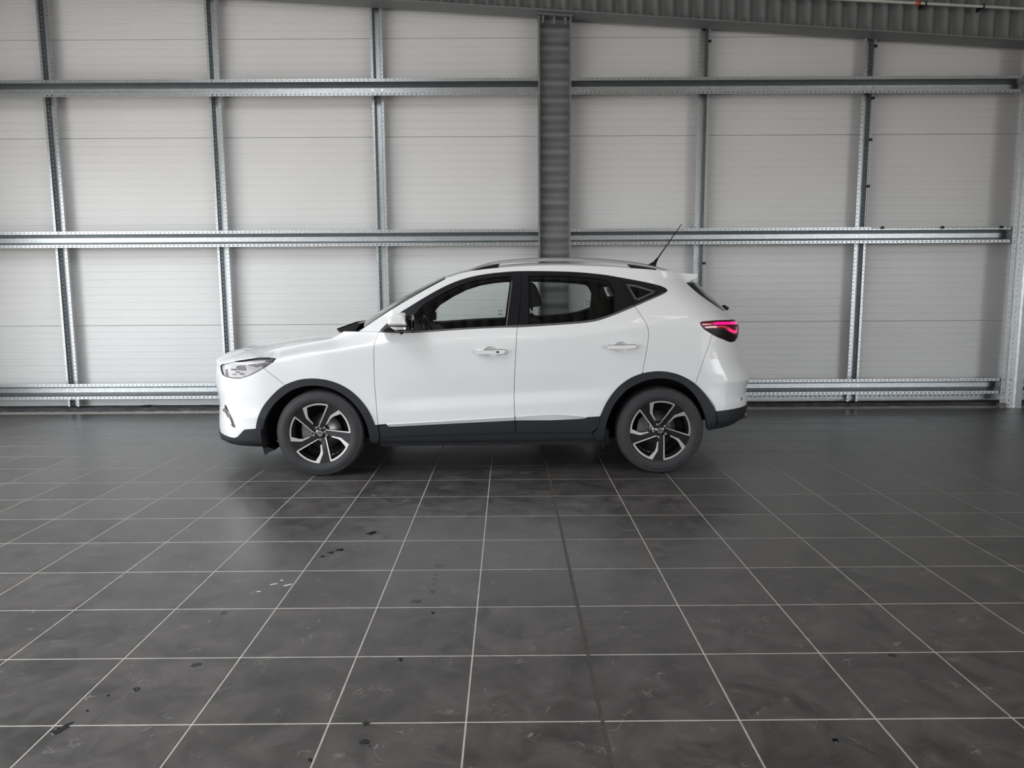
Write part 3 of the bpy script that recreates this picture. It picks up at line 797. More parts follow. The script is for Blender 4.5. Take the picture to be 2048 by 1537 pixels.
def patch(outer, holes=(), gap=0.0017, off=0.0, depth=0.018, ga=0.026, gz=0.014, step=0.014, tilt=None):
    """triangulated piece of the body side, with a turned-in edge; returns (verts, faces, normals)"""
    O = densify(inset(outer, gap), step); HS = [densify(inset(h, -gap), step) for h in holes]
    lo, hi = O.min(0), O.max(0)
    g = np.array([(x, y) for x in np.arange(lo[0], hi[0], ga) for y in np.arange(lo[1], hi[1], gz)]) if (hi - lo).min() > 1e-4 else np.zeros((0, 2))
    if len(g):
        k = inside(g, O) & (edge_dist(g, O) > 0.007)
        for h in HS: k &= ~inside(g, h) & (edge_dist(g, h) > 0.007)
        g = g[k]
    pts = [tuple(p) for p in O]; edges = [(i, (i + 1) % len(O)) for i in range(len(O))]
    for h in HS:
        b = len(pts); pts += [tuple(p) for p in h]; edges += [(b + i, b + (i + 1) % len(h)) for i in range(len(h))]
    nb = len(pts)
    pts += [tuple(p) for p in g]
    V, E_, F, *_ = delaunay_2d_cdt([Vector(p) for p in pts], edges, [], 0, 1e-6)
    V = np.array([tuple(p) for p in V])
    F = np.array([tuple(f) for f in F])
    c = V[F].mean(1)
    k = inside(c, O)
    for h in HS: k &= ~inside(c, h)
    F = F[k]
    # ccw
    A = V[F]; ar = (A[:, 1, 0] - A[:, 0, 0]) * (A[:, 2, 1] - A[:, 0, 1]) - (A[:, 2, 0] - A[:, 0, 0]) * (A[:, 1, 1] - A[:, 0, 1])
    F[ar < 0] = F[ar < 0][:, ::-1]
    F = F[np.abs(ar) > 1e-10]
    used = np.unique(F); rm = -np.ones(len(V), int); rm[used] = np.arange(len(used)); V = V[used]; F = rm[F]
    N = normals(V[:, 0], V[:, 1])
    mid = (V[:, 0] > a_max(V[:, 1]) - 0.0062) | (V[:, 0] < a_min(V[:, 1]) + 0.0062)
    N[mid, 1] = 0; N = N / np.maximum(np.linalg.norm(N, axis=1, keepdims=True), 1e-9)
    P = loc3(V[:, 0], V[:, 1]) + N * off
    P[mid, 1] = 0
    if tilt:  # lean the piece so that it faces downwards: offset runs from tilt[0] (top) to tilt[1] (foot)
        zt = interp(V[:, 0], *tilt[2]); zb_ = interp(V[:, 0], *tilt[3]); q = np.clip((zt - V[:, 1]) / np.maximum(zt - zb_, 1e-4), 0, 1)
        P = P + N * (tilt[0] + (tilt[1] - tilt[0]) * q)[:, None]
        N = N - np.array([0, 0, 1.0]) * (tilt[0] - tilt[1]) / np.maximum(zt - zb_, 0.02)[:, None]; N = N / np.linalg.norm(N, axis=1, keepdims=True)
    verts = [tuple(p) for p in P]; nrm = [tuple(n) for n in N]; faces = [tuple(f) for f in F]
    if depth:
        cnt = {}
        for f in faces:
            for i in range(3):
                e = (f[i], f[(i + 1) % 3]); cnt[e] = 1
        for (i, j) in list(cnt):
            if (j, i) in cnt: continue
            # skip edges on the centre line (they meet the mirrored half)
            if abs(P[i][1]) < 0.004 and abs(P[j][1]) < 0.004: continue
            t = P[j] - P[i]; nn = np.cross(t, N[i]); l = np.linalg.norm(nn)
            if l < 1e-9: continue
            nn = nn / l
            b = len(verts)
            verts += [tuple(P[i]), tuple(P[j]), tuple(P[j] - N[j] * depth), tuple(P[i] - N[i] * depth)]
            nrm += [tuple(nn)] * 4
            faces.append((b, b + 3, b + 2, b + 1))
    return verts, faces, nrm
def emit(name, parts, mat, parent, mirror=False, both=False):
    """parts = list of patch() results"""
    v = []; f = []; n = []
    for (pv, pf, pn) in parts:
        for sgn in ((1, -1) if both else ((-1,) if mirror else (1,))):
            b = len(v)
            if sgn == 1: v += pv; n += pn; f += [tuple(i + b for i in q) for q in pf]
            else:
                v += [(x, -y, z) for x, y, z in pv]; n += [(x, -y, z) for x, y, z in pn]; f += [tuple(i + b for i in q)[::-1] for q in pf]
    o = mesh(name, v, f, mat, parent, True)
    o.data.normals_split_custom_set_from_vertices([tuple(float(c) for c in q) for q in n])
    return o
def pair(name, parts, mat, parents):
    return emit(name, parts, mat, parents[0]), emit(name, parts, mat, parents[1], mirror=True)
CC = (car, car)

# ---- traced seams (picture coordinates)
F1 = [(757.5, 664.6), (752, 677.5), (747.8, 690), (747.6, 728.5), (749, 770), (750.5, 784.4), (752.2, 809), (754.9, 837), (756, 850.3)]
SB = [(1034.5, 654.6), (1032.7, 676), (1031, 717.6), (1028.3, 770), (1028, 805.5), (1029.5, 833.8)]
SCm = [(1268.5, 613.6), (1273, 617.8), (1283.7, 633.6), (1293.3, 648.5), (1297.4, 663.5), (1296.8, 679.3), (1291.6, 711), (1284.5, 747.3)]
BELT_F = [(757.5, 664.6), (790, 666), (820.9, 666), (852.5, 664.4), (915.8, 659.4), (986, 655.8), (1034.5, 654.6)]
BELT_R = [(1034.5, 654.6), (1055, 653.8), (1108, 650.3), (1160.6, 646.8), (1187, 643.3), (1204.6, 638.9), (1231, 629.2), (1268.5, 613.6)]
BELT_Q = [(1268.5, 613.6), (1301.2, 599.3), (1329, 587), (1334, 583)]
DLO_T = [(757.5, 664.6), (771.6, 649.4), (799.8, 625.7), (810.3, 619.5), (845.5, 597.6), (880.6, 577.3), (915.8, 561.5), (951, 551.9), (986, 546.6), (1021.2, 543.6), (1041.5, 542.7), (1090.3, 542.7), (1143, 544), (1178.2, 546.6), (1213.4, 550.6), (1240, 555.5), (1283.7, 563.3), (1318.8, 571.2), (1330, 576), (1334.5, 580)]
ARF_O = [(512.3, 858.2), (514, 844), (518.4, 830), (525.5, 814.3), (539.5, 796.7), (557, 779), (569.4, 771), (578.2, 766.8), (595.8, 760.6), (613.4, 758), (631, 757.7), (648.5, 759.8), (666, 764), (683.7, 771.2), (701.2, 781.7), (718.8, 797.6), (732.9, 815), (743.4, 833.6), (749.6, 851)]
ARF_I = [(526.3, 859), (529, 844), (536, 826.6), (546.6, 810.7), (560.6, 796.7), (578.2, 783.5), (595.8, 775.6), (613.4, 771.7), (631, 771.2), (648.5, 773), (666, 778.2), (683.7, 787), (701.2, 800.2), (717, 817.8), (727.6, 835.4), (736.4, 856.4), (740.8, 884)]
ARR_O = [(1200.5, 833.6), (1206.4, 819.5), (1215, 802), (1229, 782.6), (1245, 766.8), (1264.4, 754.5), (1284.5, 747.3), (1303, 744), (1320.6, 743), (1338, 744.8), (1355.8, 749.2), (1373.4, 757), (1391, 768.6), (1408.5, 786), (1422.6, 805.5), (1430.5, 823.4)]
ARR_I = [(1207, 879), (1210, 860), (1215, 837), (1224, 816), (1236.2, 796.7), (1253.8, 779), (1271.4, 768.6), (1294.3, 759.8), (1317, 756.6), (1338, 758), (1355.8, 763.3), (1373.4, 773.8), (1389, 789.6), (1401.5, 809), (1410.3, 831.8), (1415.5, 860.5)]
SHUT = [(682, 667), (675, 673), (666, 678.4), (648.5, 682.8), (622, 687.2), (578.2, 695), (553.6, 699.5), (529, 707.4), (513, 715.6)]
HL = [(440.2, 732.5), (448, 728), (472.7, 722), (499, 717.6), (513, 715.8), (525.5, 715.0), (543, 715.2), (552.4, 717.4), (546.6, 724.6), (534.3, 732.5), (527.2, 737), (516.7, 743), (499, 751.9), (481.5, 757.4), (464, 757), (449.9, 753.6), (444.6, 749.2), (441.5, 741)]
TL = [(1400.4, 646.2), (1403, 644), (1408.5, 643.0), (1434.9, 640.8), (1466, 639.6), (1474.5, 642.0), (1477.2, 650), (1477.2, 662), (1475.2, 675), (1470, 682.5), (1464, 684.8), (1457.7, 683.9), (1434.9, 674.5), (1424.3, 669.3), (1408.5, 659.4), (1401.5, 651)]
BSEAM = [(1424.3, 669.3), (1418, 690), (1410.3, 711), (1402, 735), (1391, 768.6)]
WING_T = [(757.5, 664.6), (737, 664), (717, 663.2), (700, 663), (687, 662.8)]
WS_EDGE = [(717, 663.2), (748, 642), (780, 621), (828, 592), (862, 573), (891, 558)]
ROOF_E = [(891, 558), (915.8, 549.5), (939, 543.2), (970, 539), (1000.6, 535.8), (1065, 531.6), (1138.3, 531), (1211.6, 533.2), (1270, 537.2), (1314, 540.6), (1346, 545)]
SPO = [(1346, 545), (1373.4, 566.8)]
RG_IN = [(1373.4, 566.8), (1391, 582.6), (1413.8, 600), (1432, 612), (1446, 621.3)]
TGATE = [(1446, 621.3), (1458, 630), (1466, 639.6)]

def arc_between(path, a, b):
    ia = min(range(len(path)), key=lambda i: abs(path[i][0] - a[0]) + abs(path[i][1] - a[1]))
    ib = min(range(len(path)), key=lambda i: abs(path[i][0] - b[0]) + abs(path[i][1] - b[1]))
    return path[ia:ib + 1] if ia <= ib else path[ib:ia + 1][::-1]

# sheet-space versions, each seam solved once
def SM(path, it=2): return [tuple(p) for p in smooth_path(S(path), it)]
sF1, sSB, sSC = SM(F1), SM(SB), SM(SCm)
sBF, sBR, sBQ, sDT = SM(BELT_F, 1), SM(BELT_R), SM(BELT_Q, 1), SM(DLO_T)
sAFo, sAFi, sARo, sARi = SM(ARF_O), SM(ARF_I), SM(ARR_O), SM(ARR_I)
sSH, sHL, sTL, sBS = SM(SHUT), [tuple(p) for p in S(HL)], [tuple(p) for p in S(TL)], SM(BSEAM)
sWT, sWS, sRE, sSP, sRG, sTG = SM(WING_T, 1), SM(WS_EDGE, 1), SM(ROOF_E), SM(SPO, 0), SM(RG_IN, 1), SM(TGATE, 1)
def P1(x, y): return tuple(S([(x, y)])[0])
def PL(*pts): return [tuple(p) for p in S(list(pts))]
def near_i(path, p): return min(range(len(path)), key=lambda i: (path[i][0] - p[0]) ** 2 + (path[i][1] - p[1]) ** 2)

door_bot_f = PL((772.5, 848.9), (900, 841.3), (1029.5, 833.8))
mould_f = PL((772.5, 848.9), (900, 841.3), (1029.2, 833.8), (1030, 842.6), (900, 849.3), (776.5, 855.6))
mould_r = PL((1030.2, 833.8), (1070, 830.6), (1102, 828.9), (1122, 829), (1150, 831.4), (1170, 834), (1175.5, 835.6), (1170, 838.8), (1160, 839.8), (1100, 842.2), (1030.4, 842.6))
mr_top = PL((1030, 833.8), (1070, 830.6), (1102, 828.9), (1122, 829), (1150, 831.4), (1170, 834), (1175.5, 835.2))

# --- front wing, doors, side frame
k_seam = near_i(sAFo, P1(569.4, 768.5))
wing = sWT + sSH[0:] + [sHL[i] for i in (5, 6, 7, 8, 9, 10)] + sAFo[k_seam:] + sF1[::-1][0:-1]
wing_p = patch(wing)
pair('front_wing', [wing_p], 'white_paint', CC)
fdoor = sBF + sSB[1:] + door_bot_f[::-1][1:] + sF1[::-1][:-1]
rear_arch_start = near_i(sARo, P1(1284.5, 747.3))
rdoor = sBR + sSC[1:] + sARo[:rear_arch_start + 1][::-1][1:] + [P1(1176, 835.3)] + mr_top[::-1][1:] + sSB[::-1][1:-1]
CUPS = [P1(980.8, 704.4), P1(1242.4, 694.6)]
def cup_ring(c, s, n=22): return [(c[0] + 0.054 * s * math.cos(2 * math.pi * k / n), c[1] + 0.040 * s * math.sin(2 * math.pi * k / n)) for k in range(n)]
fd = pair('front_door', [patch(fdoor, [cup_ring(CUPS[0], 1.0)], depth=0.004)], 'white_paint', CC)
rd = pair('rear_door', [patch(rdoor, [cup_ring(CUPS[1], 1.0)], depth=0.004)], 'white_paint', CC)
for c_, d_ in ((CUPS[0], fd), (CUPS[1], rd)):
    v = []; f = []; L = [(1.04, 0.0), (0.98, -0.003), (0.90, -0.009), (0.75, -0.016), (0.5, -0.021), (0.2, -0.023)]; n = 22
    for sc, of in L:
        r = np.array(cup_ring(c_, sc)); v += [tuple(p) for p in loc3(r[:, 0], r[:, 1], of)]
    for i in range(len(L) - 1):
        for k in range(n): f.append((i * n + k, i * n + (k + 1) % n, (i + 1) * n + (k + 1) % n, (i + 1) * n + k))
    f.append(tuple((len(L) - 1) * n + k for k in range(n)))
    mesh('handle_cup', v, f, 'white_paint', d_[0], True); mesh('handle_cup', [(x, -y, z) for x, y, z in v], [q[::-1] for q in f], 'white_paint', d_[1], True)
k_rs = near_i(sARo, P1(1391, 768.6))
bodyside = sWS + sRE[1:] + sSP[1:] + sRG[1:] + sTG[1:] + [sTL[3], sTL[2], sTL[1], sTL[0], sTL[15], sTL[14]] + sBS + sARo[rear_arch_start:k_rs][::-1] + sSC[::-1][1:] + sBQ[1:] + sDT[::-1] + sWT[1:3]
pair('body_side', [patch(bodyside)], 'white_paint', CC)
def edge_tab(pts): p = sorted(pts); return ([q[0] for q in p], [q[1] for q in p])
pair('door_moulding', [patch(mould_f, depth=0.012, gz=0.008, tilt=(0.008, -0.010, edge_tab(mould_f[:3]), edge_tab(mould_f[3:])))], 'white_paint', fd)
pair('door_moulding', [patch(mould_r, depth=0.012, gz=0.008, tilt=(0.008, -0.010, edge_tab(mould_r[:7]), edge_tab(mould_r[6:])))], 'white_paint', rd)

# --- front bumper, rear bumper, tailgate
bon_front_z = 0.872
fb_low = PL((488.6, 860), (483.3, 866), (474.5, 875), (467.5, 876.9), (451.6, 871.8))
zlow_f = fb_low[-1][1]
def cline_front(a0, a1, z0, z1, n=14):
    return [(a_min(z0 + (z1 - z0) * i / n) + (a0 + (a1 - a0) * i / n), z0 + (z1 - z0) * i / n) for i in range(n + 1)]
hl_bot = [sHL[i] for i in (10, 11, 12, 13, 14, 15, 16, 17, 0)]
corner_top = P1(446.5, 727.2)
nose_low = [(fb_low[-1][0] + (a_min(zlow_f) - fb_low[-1][0]) * i / 8, zlow_f + (0.31 - zlow_f) * i / 8) for i in range(1, 8)]
nose_top = [(a_min(bon_front_z) + (corner_top[0] - a_min(bon_front_z)) * i / 8, bon_front_z + (corner_top[1] - bon_front_z) * (i / 8) ** 2) for i in range(0, 8)]
centre_up = [(a_min(z), z) for z in np.linspace(0.31, bon_front_z, 16)]
fbump = hl_bot[::-1] [::-1]
fbump = [sHL[10]] + sAFo[:k_seam + 1][::-1] + fb_low + nose_low + centre_up + nose_top[1:] + [corner_top] + hl_bot[::-1][0:-1]
bump_f = emit('front_bumper', [patch(fbump, ga=0.022)], 'white_paint', car, both=True)
rb_low = PL((1430.5, 823.6), (1461.2, 819.7), (1478.8, 816.2))
zr_l = rb_low[-1][1]; zr_t = sTL[8][1]
rb_low2 = [(rb_low[-1][0] + (a_max(zr_l) - rb_low[-1][0]) * i / 8, zr_l + (0.50 - zr_l) * i / 8) for i in range(1, 8)]
rc_up = [(a_max(z), z) for z in np.linspace(0.50, zr_t - 0.06, 14)]
rb_top = [(a_max(zr_t - 0.06) + (sTL[8][0] - a_max(zr_t - 0.06)) * i / 8, zr_t - 0.06 + 0.06 * (i / 8) ** 3) for i in range(1, 8)]
rbump = [sTL[13]] + [sTL[i] for i in (12, 11, 10, 9, 8)] + rb_top[::-1] + rc_up[::-1] + rb_low2[::-1] + rb_low[::-1] + sARo[k_rs:][::-1] + sBS[::-1][1:-1]
bump_r = emit('rear_bumper', [patch(rbump, ga=0.022)], 'white_paint', car, both=True)
zg0 = sRG[-1][1]
tg_top = [(sRG[-1][0] + (a_max(zg0) - sRG[-1][0]) * i / 8, zg0) for i in range(1, 8)]
tc_dn = [(a_max(z), z) for z in np.linspace(zg0, zr_t - 0.06, 14)]
tgate = [sRG[-1]] + tg_top + tc_dn + rb_top + [sTL[8], sTL[7], sTL[6], sTL[5], sTL[4]] + sTG[::-1][1:-1]
tail_gate = emit('tailgate', [patch(tgate, ga=0.022)], 'white_paint', car, both=True)
# rear window wraps round to the side
zt0 = sSP[-1][1]
rw_top = [(sRG[0][0] + (a_max(zt0) - sRG[0][0]) * i / 8, zt0 + 0.012 * (i / 8)) for i in range(1, 9)]
rwin = sRG + tg_top + [(a_max(z), z) for z in np.linspace(zg0, zt0 + 0.012, 14)] + rw_top[::-1][1:]
emit('rear_window', [patch(rwin, ga=0.022, off=0.002)], 'gloss_black', tail_gate, both=True)

# --- black cladding
arch_f = sAFo + PL((756.2, 851.2), (757, 860), (759, 873), (758, 886.5)) + sAFi[::-1]
pair('wheel_arch_trim', [patch(arch_f, off=0.009, depth=0.04, gap=0.0006)], 'black_plastic', CC)
arch_r = sARo + sARi[::-1] + PL((1190, 879.5), (1186, 866), (1194, 859.5), (1198, 850), (1200, 842))
pair('wheel_arch_trim', [patch(arch_r, off=0.009, depth=0.04, gap=0.0006)], 'black_plastic', CC)
fl_bot = PL((526, 893.2), (504, 892.3), (480, 890.2), (462, 886.6), (450, 881))
zf = fl_bot[-1][1]
flow = fb_low[::-1] + PL((512.3, 858.2), (526.3, 859)) + fl_bot + [(fl_bot[-1][0] + (a_min(zf) - fl_bot[-1][0]) * i / 8, zf + (0.205 - zf) * i / 8) for i in range(1, 8)] + [(a_min(z), z) for z in np.linspace(0.205, 0.31, 6)] + nose_low[::-1]
emit('lower_bumper_trim', [patch(flow, off=0.006, depth=0.04, ga=0.022)], 'black_plastic', bump_f, both=True)
rl_bot = PL((1416, 860.6), (1443.7, 855.4), (1466, 847.5), (1478, 839))
zl = rl_bot[-1][1]
rlow = rl_bot + [(rl_bot[-1][0] + (a_max(zl) - rl_bot[-1][0]) * i / 8, zl + (0.34 - zl) * i / 8) for i in range(1, 8)] + [(a_max(z), z) for z in np.linspace(0.34, 0.50, 6)] + rb_low2[::-1] + rb_low[::-1]
emit('lower_bumper_trim', [patch(rlow, off=0.006, depth=0.04, ga=0.022)], 'black_plastic', bump_r, both=True)
dcf = PL((757, 851.5), (772.3, 849.4), (776.5, 855.8), (900, 849.5), (1030, 842.8), (1031, 866), (900, 870), (780, 873.5), (760, 873.8))
pair('door_cladding', [patch(dcf, off=0.005, depth=0.03)], 'black_plastic', fd)
dcr = PL((1030.6, 842.8), (1100, 842.4), (1160, 840), (1171, 838.9), (1176, 835.6), (1200, 834), (1199.5, 842), (1197.5, 850), (1193, 858.5), (1184, 864.6), (1100, 865), (1031.4, 866))
pair('door_cladding', [patch(dcr, off=0.005, depth=0.03)], 'black_plastic', rd)
sill = PL((760, 874.2), (780, 873.9), (900, 870.4), (1031, 866.4), (1100, 865.4), (1184, 865), (1187, 868), (1190, 879.5), (1100, 882), (1000, 884), (900, 885.5), (758, 887))
pair('sill', [patch(sill, off=-0.001, depth=0.05)], 'black_plastic', CC)

# --- window band: black frame, strips and panes
def between(path, x0, x1):
    return path
k_mid = near_i(sDT, P1(1041.5, 542.7)); k_q = near_i(sDT, P1(1240, 555.5))
gl_f = PL((822, 662.5), (824, 640), (828, 630), (846, 611), (882, 589), (916, 572.5), (951, 561.5), (986, 555.8), (1014, 553.2), (1023, 553.8), (1024.5, 558), (1019, 600), (1013, 652.3), (986, 653.2), (916, 656.8), (853, 661.6))
gl_r = PL((1057, 552.2), (1090, 552), (1143, 553.4), (1178, 556), (1210, 559.8), (1218, 564), (1231, 584), (1231.8, 625.6), (1204.6, 635.2), (1187, 639.6), (1160.6, 643.2), (1108, 646.8), (1057, 650))
gl_q = PL((1252, 567.8), (1258, 566.6), (1272, 568.6), (1309, 580), (1311, 583), (1306, 587.5), (1278, 600.5), (1270, 599), (1262, 586))
fr_f = sDT[:k_mid + 1] + PL((1041, 600), (1035.5, 650.6)) + PL((986, 653.4), (916, 657.0), (853, 661.8), (820, 663.4), (790, 663.4), (760.5, 662))
pair('window_frame', [patch(fr_f, [gl_f], off=0.001, gap=0.0006)], 'trim_black', fd)
fr_r = sDT[k_mid:k_q + 1] + PL((1267.5, 610.2), (1231, 625.8), (1204.6, 635.4), (1187, 639.8), (1160.6, 643.4), (1108, 647), (1055, 650.2), (1036.6, 650.8), (1041.8, 600))
pair('window_frame', [patch(fr_r, [gl_r], off=0.001, gap=0.0008)], 'trim_black', rd)
fr_q = sDT[k_q:] + PL((1334, 583), (1329, 585.8), (1301.2, 597.4), (1268.8, 611))
pair('quarter_frame', [patch(fr_q, [gl_q], off=0.001, gap=0.0008)], 'trim_black', CC)
st_f = PL((760.5, 662), (790, 663.4), (820, 663.4), (853, 661.8), (916, 657.0), (986, 653.4), (1035.5, 650.8)) + sBF[::-1]
pair('belt_strip', [patch(st_f, off=0.004, gap=0.0004)], 'satin_strip', fd)
st_r = PL((1036, 650.8), (1055, 650.2), (1108, 647), (1160.6, 643.4), (1187, 639.8), (1204.6, 635.4), (1231, 625.8), (1267.5, 610.2)) + sBR[::-1]
pair('belt_strip', [patch(st_r, off=0.004, gap=0.0004)], 'satin_strip', rd)
st_q = PL((1268.8, 610.6), (1301.2, 596.6), (1329, 585)) + sBQ[::-1]
pair('belt_strip', [patch(st_q, off=0.004, gap=0.0004)], 'satin_strip', CC)
pair('window_pane', [patch(gl_f, off=-0.006, depth=0, gap=-0.004)], 'glass_clear', fd)
pair('window_pane', [patch(gl_r, off=-0.006, depth=0, gap=-0.004)], 'glass_rear', rd)
pair('quarter_pane', [patch(gl_q, off=-0.006, depth=0, gap=-0.004)], 'glass_rear', CC)
qr = [tuple(p) for p in inset(gl_q, 0.016)]
pair('quarter_ring', [patch(gl_q, [qr], off=-0.012, depth=0.0, gap=-0.001)], 'cabin_grey', CC)  # pale grey ring added behind the edge of the quarter pane
# slim bright run channel at the rear of the front pane
ch = PL((1022.6, 563), (1024.8, 563), (1019.6, 606), (1013.6, 652), (1011.4, 652), (1017.2, 606))
pair('run_channel', [patch(ch, off=0.003, depth=0.006, gap=0)], 'satin_strip', fd)
# etched marks on the panes
for px, py in ((998, 621.5), (1003, 621.5), (998.5, 628.5), (1003, 628.5)):
    q = PL((px - 1.3, py - 1.6), (px + 1.3, py - 1.6), (px + 1.3, py + 1.6), (px - 1.3, py + 1.6))
    emit('etched_mark', [patch(q, off=-0.004, depth=0, gap=0)], 'etch_dark', fd[0])
for px, py in ((1174, 602), (1178.5, 603), (1175, 608.5), (1180, 607.5)):
    q = PL((px - 1.3, py - 1.6), (px + 1.3, py - 1.6), (px + 1.3, py + 1.6), (px - 1.3, py + 1.6))
    emit('etched_mark', [patch(q, off=-0.004, depth=0, gap=0)], 'etch_dark', rd[0])

# --- inner lining (door cards and pillars seen through the panes)
lin = PL((745, 690), (752, 770), (760, 850), (1185, 838), (1205, 800), (1245, 752), (1300, 735), (1370, 735), (1440, 640)) + sRG[::-1] + sRE[::-1] + sWS[::-1][1:]
def grow(poly, d): return [tuple(p) for p in inset(poly, d)]
lining = patch(lin, [grow(gl_f, 0.010), grow(gl_r, 0.012), grow(gl_q, 0.004)], off=-0.030, depth=0.03, gap=0.004, ga=0.04, gz=0.03)
pair('cabin_lining', [lining], 'cabin_dark', CC)

# --- bonnet, windscreen, roof
def lift(path): # sheet path -> local 3d
    p = np.asarray(path); return loc3(p[:, 0], p[:, 1])
def resample(P, n):
    P = np.asarray(P); d = np.concatenate([[0], np.cumsum(np.linalg.norm(np.diff(P, axis=0), axis=1))]); t = np.linspace(0, d[-1], n)
    return np.stack([np.interp(t, d, P[:, k]) for k in range(3)], 1)
def cross_loft(name, edge, centre, mat, parent, p=2.0, nt=24, thick=0.012, pu=2.0):
    """edge (n,3) on the near side, centre (n,3) on the middle line; mirrored surface between"""
    n = len(edge); v = []; f = []
    ts = np.linspace(-1, 1, 2 * nt + 1)
    for i in range(n):
        for t in ts:
            w = 1 - abs(t) ** p; wu = 1 - abs(t) ** pu
            x = edge[i][0] + (centre[i][0] - edge[i][0]) * wu; z = edge[i][2] + (centre[i][2] - edge[i][2]) * w
            v.append((x, edge[i][1] * -t * -1 if False else edge[i][1] * t, z))
    k = 2 * nt + 1
    for i in range(n - 1):
        for j in range(k - 1):
            f.append((i * k + j, (i + 1) * k + j, (i + 1) * k + j + 1, i * k + j + 1))
    o = mesh(name, v, f, mat, parent, True); recalc(o)
    if thick: md = o.modifiers.new('sheet', 'SOLIDIFY'); md.thickness = thick; md.offset = -1
    return o
# bonnet: row 0 is the front edge round the nose, the sides follow the shut line
sh3 = resample(lift(sSH[::-1]), 30)                         # from lamp to cowl
hl_in = lift([corner_top] + [sHL[i] for i in (1, 2, 3, 4)])
side3 = np.concatenate([resample(hl_in, 12)[:-1], sh3])
side3[:, 2] += 0.000; n = len(side3)
front3 = lift([(a, z) for a, z in nose_top] + [corner_top])
fr = resample(front3, 25)
xc0 = fr[0][0]; zc0 = fr[0][2]
xe, ze = side3[:, 0], side3[:, 2]
x_end = side3[-1][0] - 0.06
v = []; f = []; NT = 24
for i in range(n):
    s = i / (n - 1)
    xc = xc0 + (x_end - xc0) * s
    zcen = interp(xc, [xc0, xc0 + 0.05, xc0 + 0.25, xc0 + 0.6, xc0 + 1.0, x_end], [zc0, zc0 + 0.035, 0.965, 1.030, 1.070, 1.092])
    for j in range(-NT, NT + 1):
        t = j / NT; at = abs(t)
        # front row blends out of the nose outline
        tt = at
        fx = np.interp(at * abs(side3[0][1]), -fr[:, 1], fr[:, 0]); fz = np.interp(at * abs(side3[0][1]), -fr[:, 1], fr[:, 2])
        g0 = (fx - xc0) / (side3[0][0] - xc0 + 1e-9); g = g0 * (1 - s) + at ** 2.4 * s
        h = at ** (2.0 + 2.0 * s)
        x = xc + (xe[i] - xc) * g
        z = zcen + (ze[i] - zcen) * h
        if i == 0: z = fz
        v.append((x, side3[i][1] * t, z))
K = 2 * NT + 1
for i in range(n - 1):
    for j in range(K - 1): f.append((i * K + j, (i + 1) * K + j, (i + 1) * K + j + 1, i * K + j + 1))
bonnet = mesh('bonnet', v, f, 'white_paint', car, True); recalc(bonnet)
md = bonnet.modifiers.new('sheet', 'SOLIDIFY'); md.thickness = 0.012; md.offset = -1
# windscreen
ws3 = resample(lift(sWS), 24); ws3[:, 2] += 0.004
cen = ws3.copy(); cen[:, 1] = 0
for i in range(len(cen)):
    s = i / (len(cen) - 1); cen[i, 0] -= 0.14 * (1 - s) + 0.055 * s; cen[i, 2] += -0.005 * (1 - s) + 0.028 * s + 0.012 * math.sin(math.pi * s)
wind = cross_loft('windscreen', ws3, cen, 'glass_clear', car, 2.2, thick=0, pu=2.0)
# roof
re3 = resample(lift(sRE), 60)
cen = re3.copy()
for i in range(len(cen)):
    s = i / (len(cen) - 1); cen[i, 0] += -0.055 * (1 - sstep(s, 0, 0.3)) + 0.02 * sstep(s, 0.8, 1); cen[i, 2] += 0.028 - 0.012 * s
roof = cross_loft('roof', re3, cen, 'white_paint', car, 2.6, thick=0.02)
hd = re3.copy(); hd[:, 1] *= 0.97; hd[:, 2] -= 0.035; hc = cen.copy(); hc[:, 2] -= 0.045
cross_loft('headlining', hd, hc, 'cabin_grey', car, 2.6, nt=10, thick=0.01)
# cowl with wipers
m = MB()
ck = np.array([on_v(x, y, 0.55) for x, y in ((680, 659.4), (694, 653.5), (719, 644.5), (727, 646), (714, 662.5), (688, 663))])
m.prism([(p[0], p[1]) for p in ck], -0.66, 0.66, lambda p, q, h: (p + UF - 0.11 * (1 - (h / 0.66) ** 2), h, q + 0.004 * (1 - (h / 0.66) ** 2)))
cowl = m.build('cowl', 'trim_black', car)
for s in (0.52, -0.1):
    a = on_v(690, 659.5, s); b = on_v(718, 645.5, s)
    m = MB(); m.tube([(a[0] + UF - 0.06, -s, a[1] + 0.004), (b[0] + UF - 0.05, -s + 0.2, b[1] - 0.004), (b[0] + UF - 0.03, -s + 0.42, b[1] - 0.004)], 0.006, 6)
    m.build('wiper', 'trim_black', cowl, True)
# spoiler
sp = lift([sRE[-1], sSP[-1]])
tipu, tipz = on_v(1392.7, 548.6, 0.56); tip2u, tip2z = on_v(1391.8, 555.4, 0.56)
v = []; f = []; nn = 24
for j in range(-nn, nn + 1):
    t = j / nn; w = 0.615 * t; bow = 0.05 * (1 - t * t); e = 1 - 0.35 * abs(t) ** 8
    zt = sp[0][2] + 0.016 * (1 - abs(t) ** 2.4)
    v += [(sp[0][0] - 0.02 + bow, w, zt), (tipu + UF + bow, w * 0.97, tipz + 0.012 * (1 - t * t)), (tip2u + UF + bow, w * 0.97, tip2z + 0.008 * (1 - t * t)), (sp[1][0] + 0.004 + bow, w, sp[1][2]), (sp[0][0] + 0.02, w * 0.98, sp[0][2] - 0.02)]
for j in range(2 * nn):
    for k in range(5):
        a, b = 5 * j + k, 5 * j + (k + 1) % 5; f.append((a, b, b + 5, a + 5))
f.append((0, 1, 2, 3, 4)); e = 5 * 2 * nn; f.append((e + 4, e + 3, e + 2, e + 1, e))
sharp_smooth(mesh('spoiler', v, f, 'white_paint', car), 40)

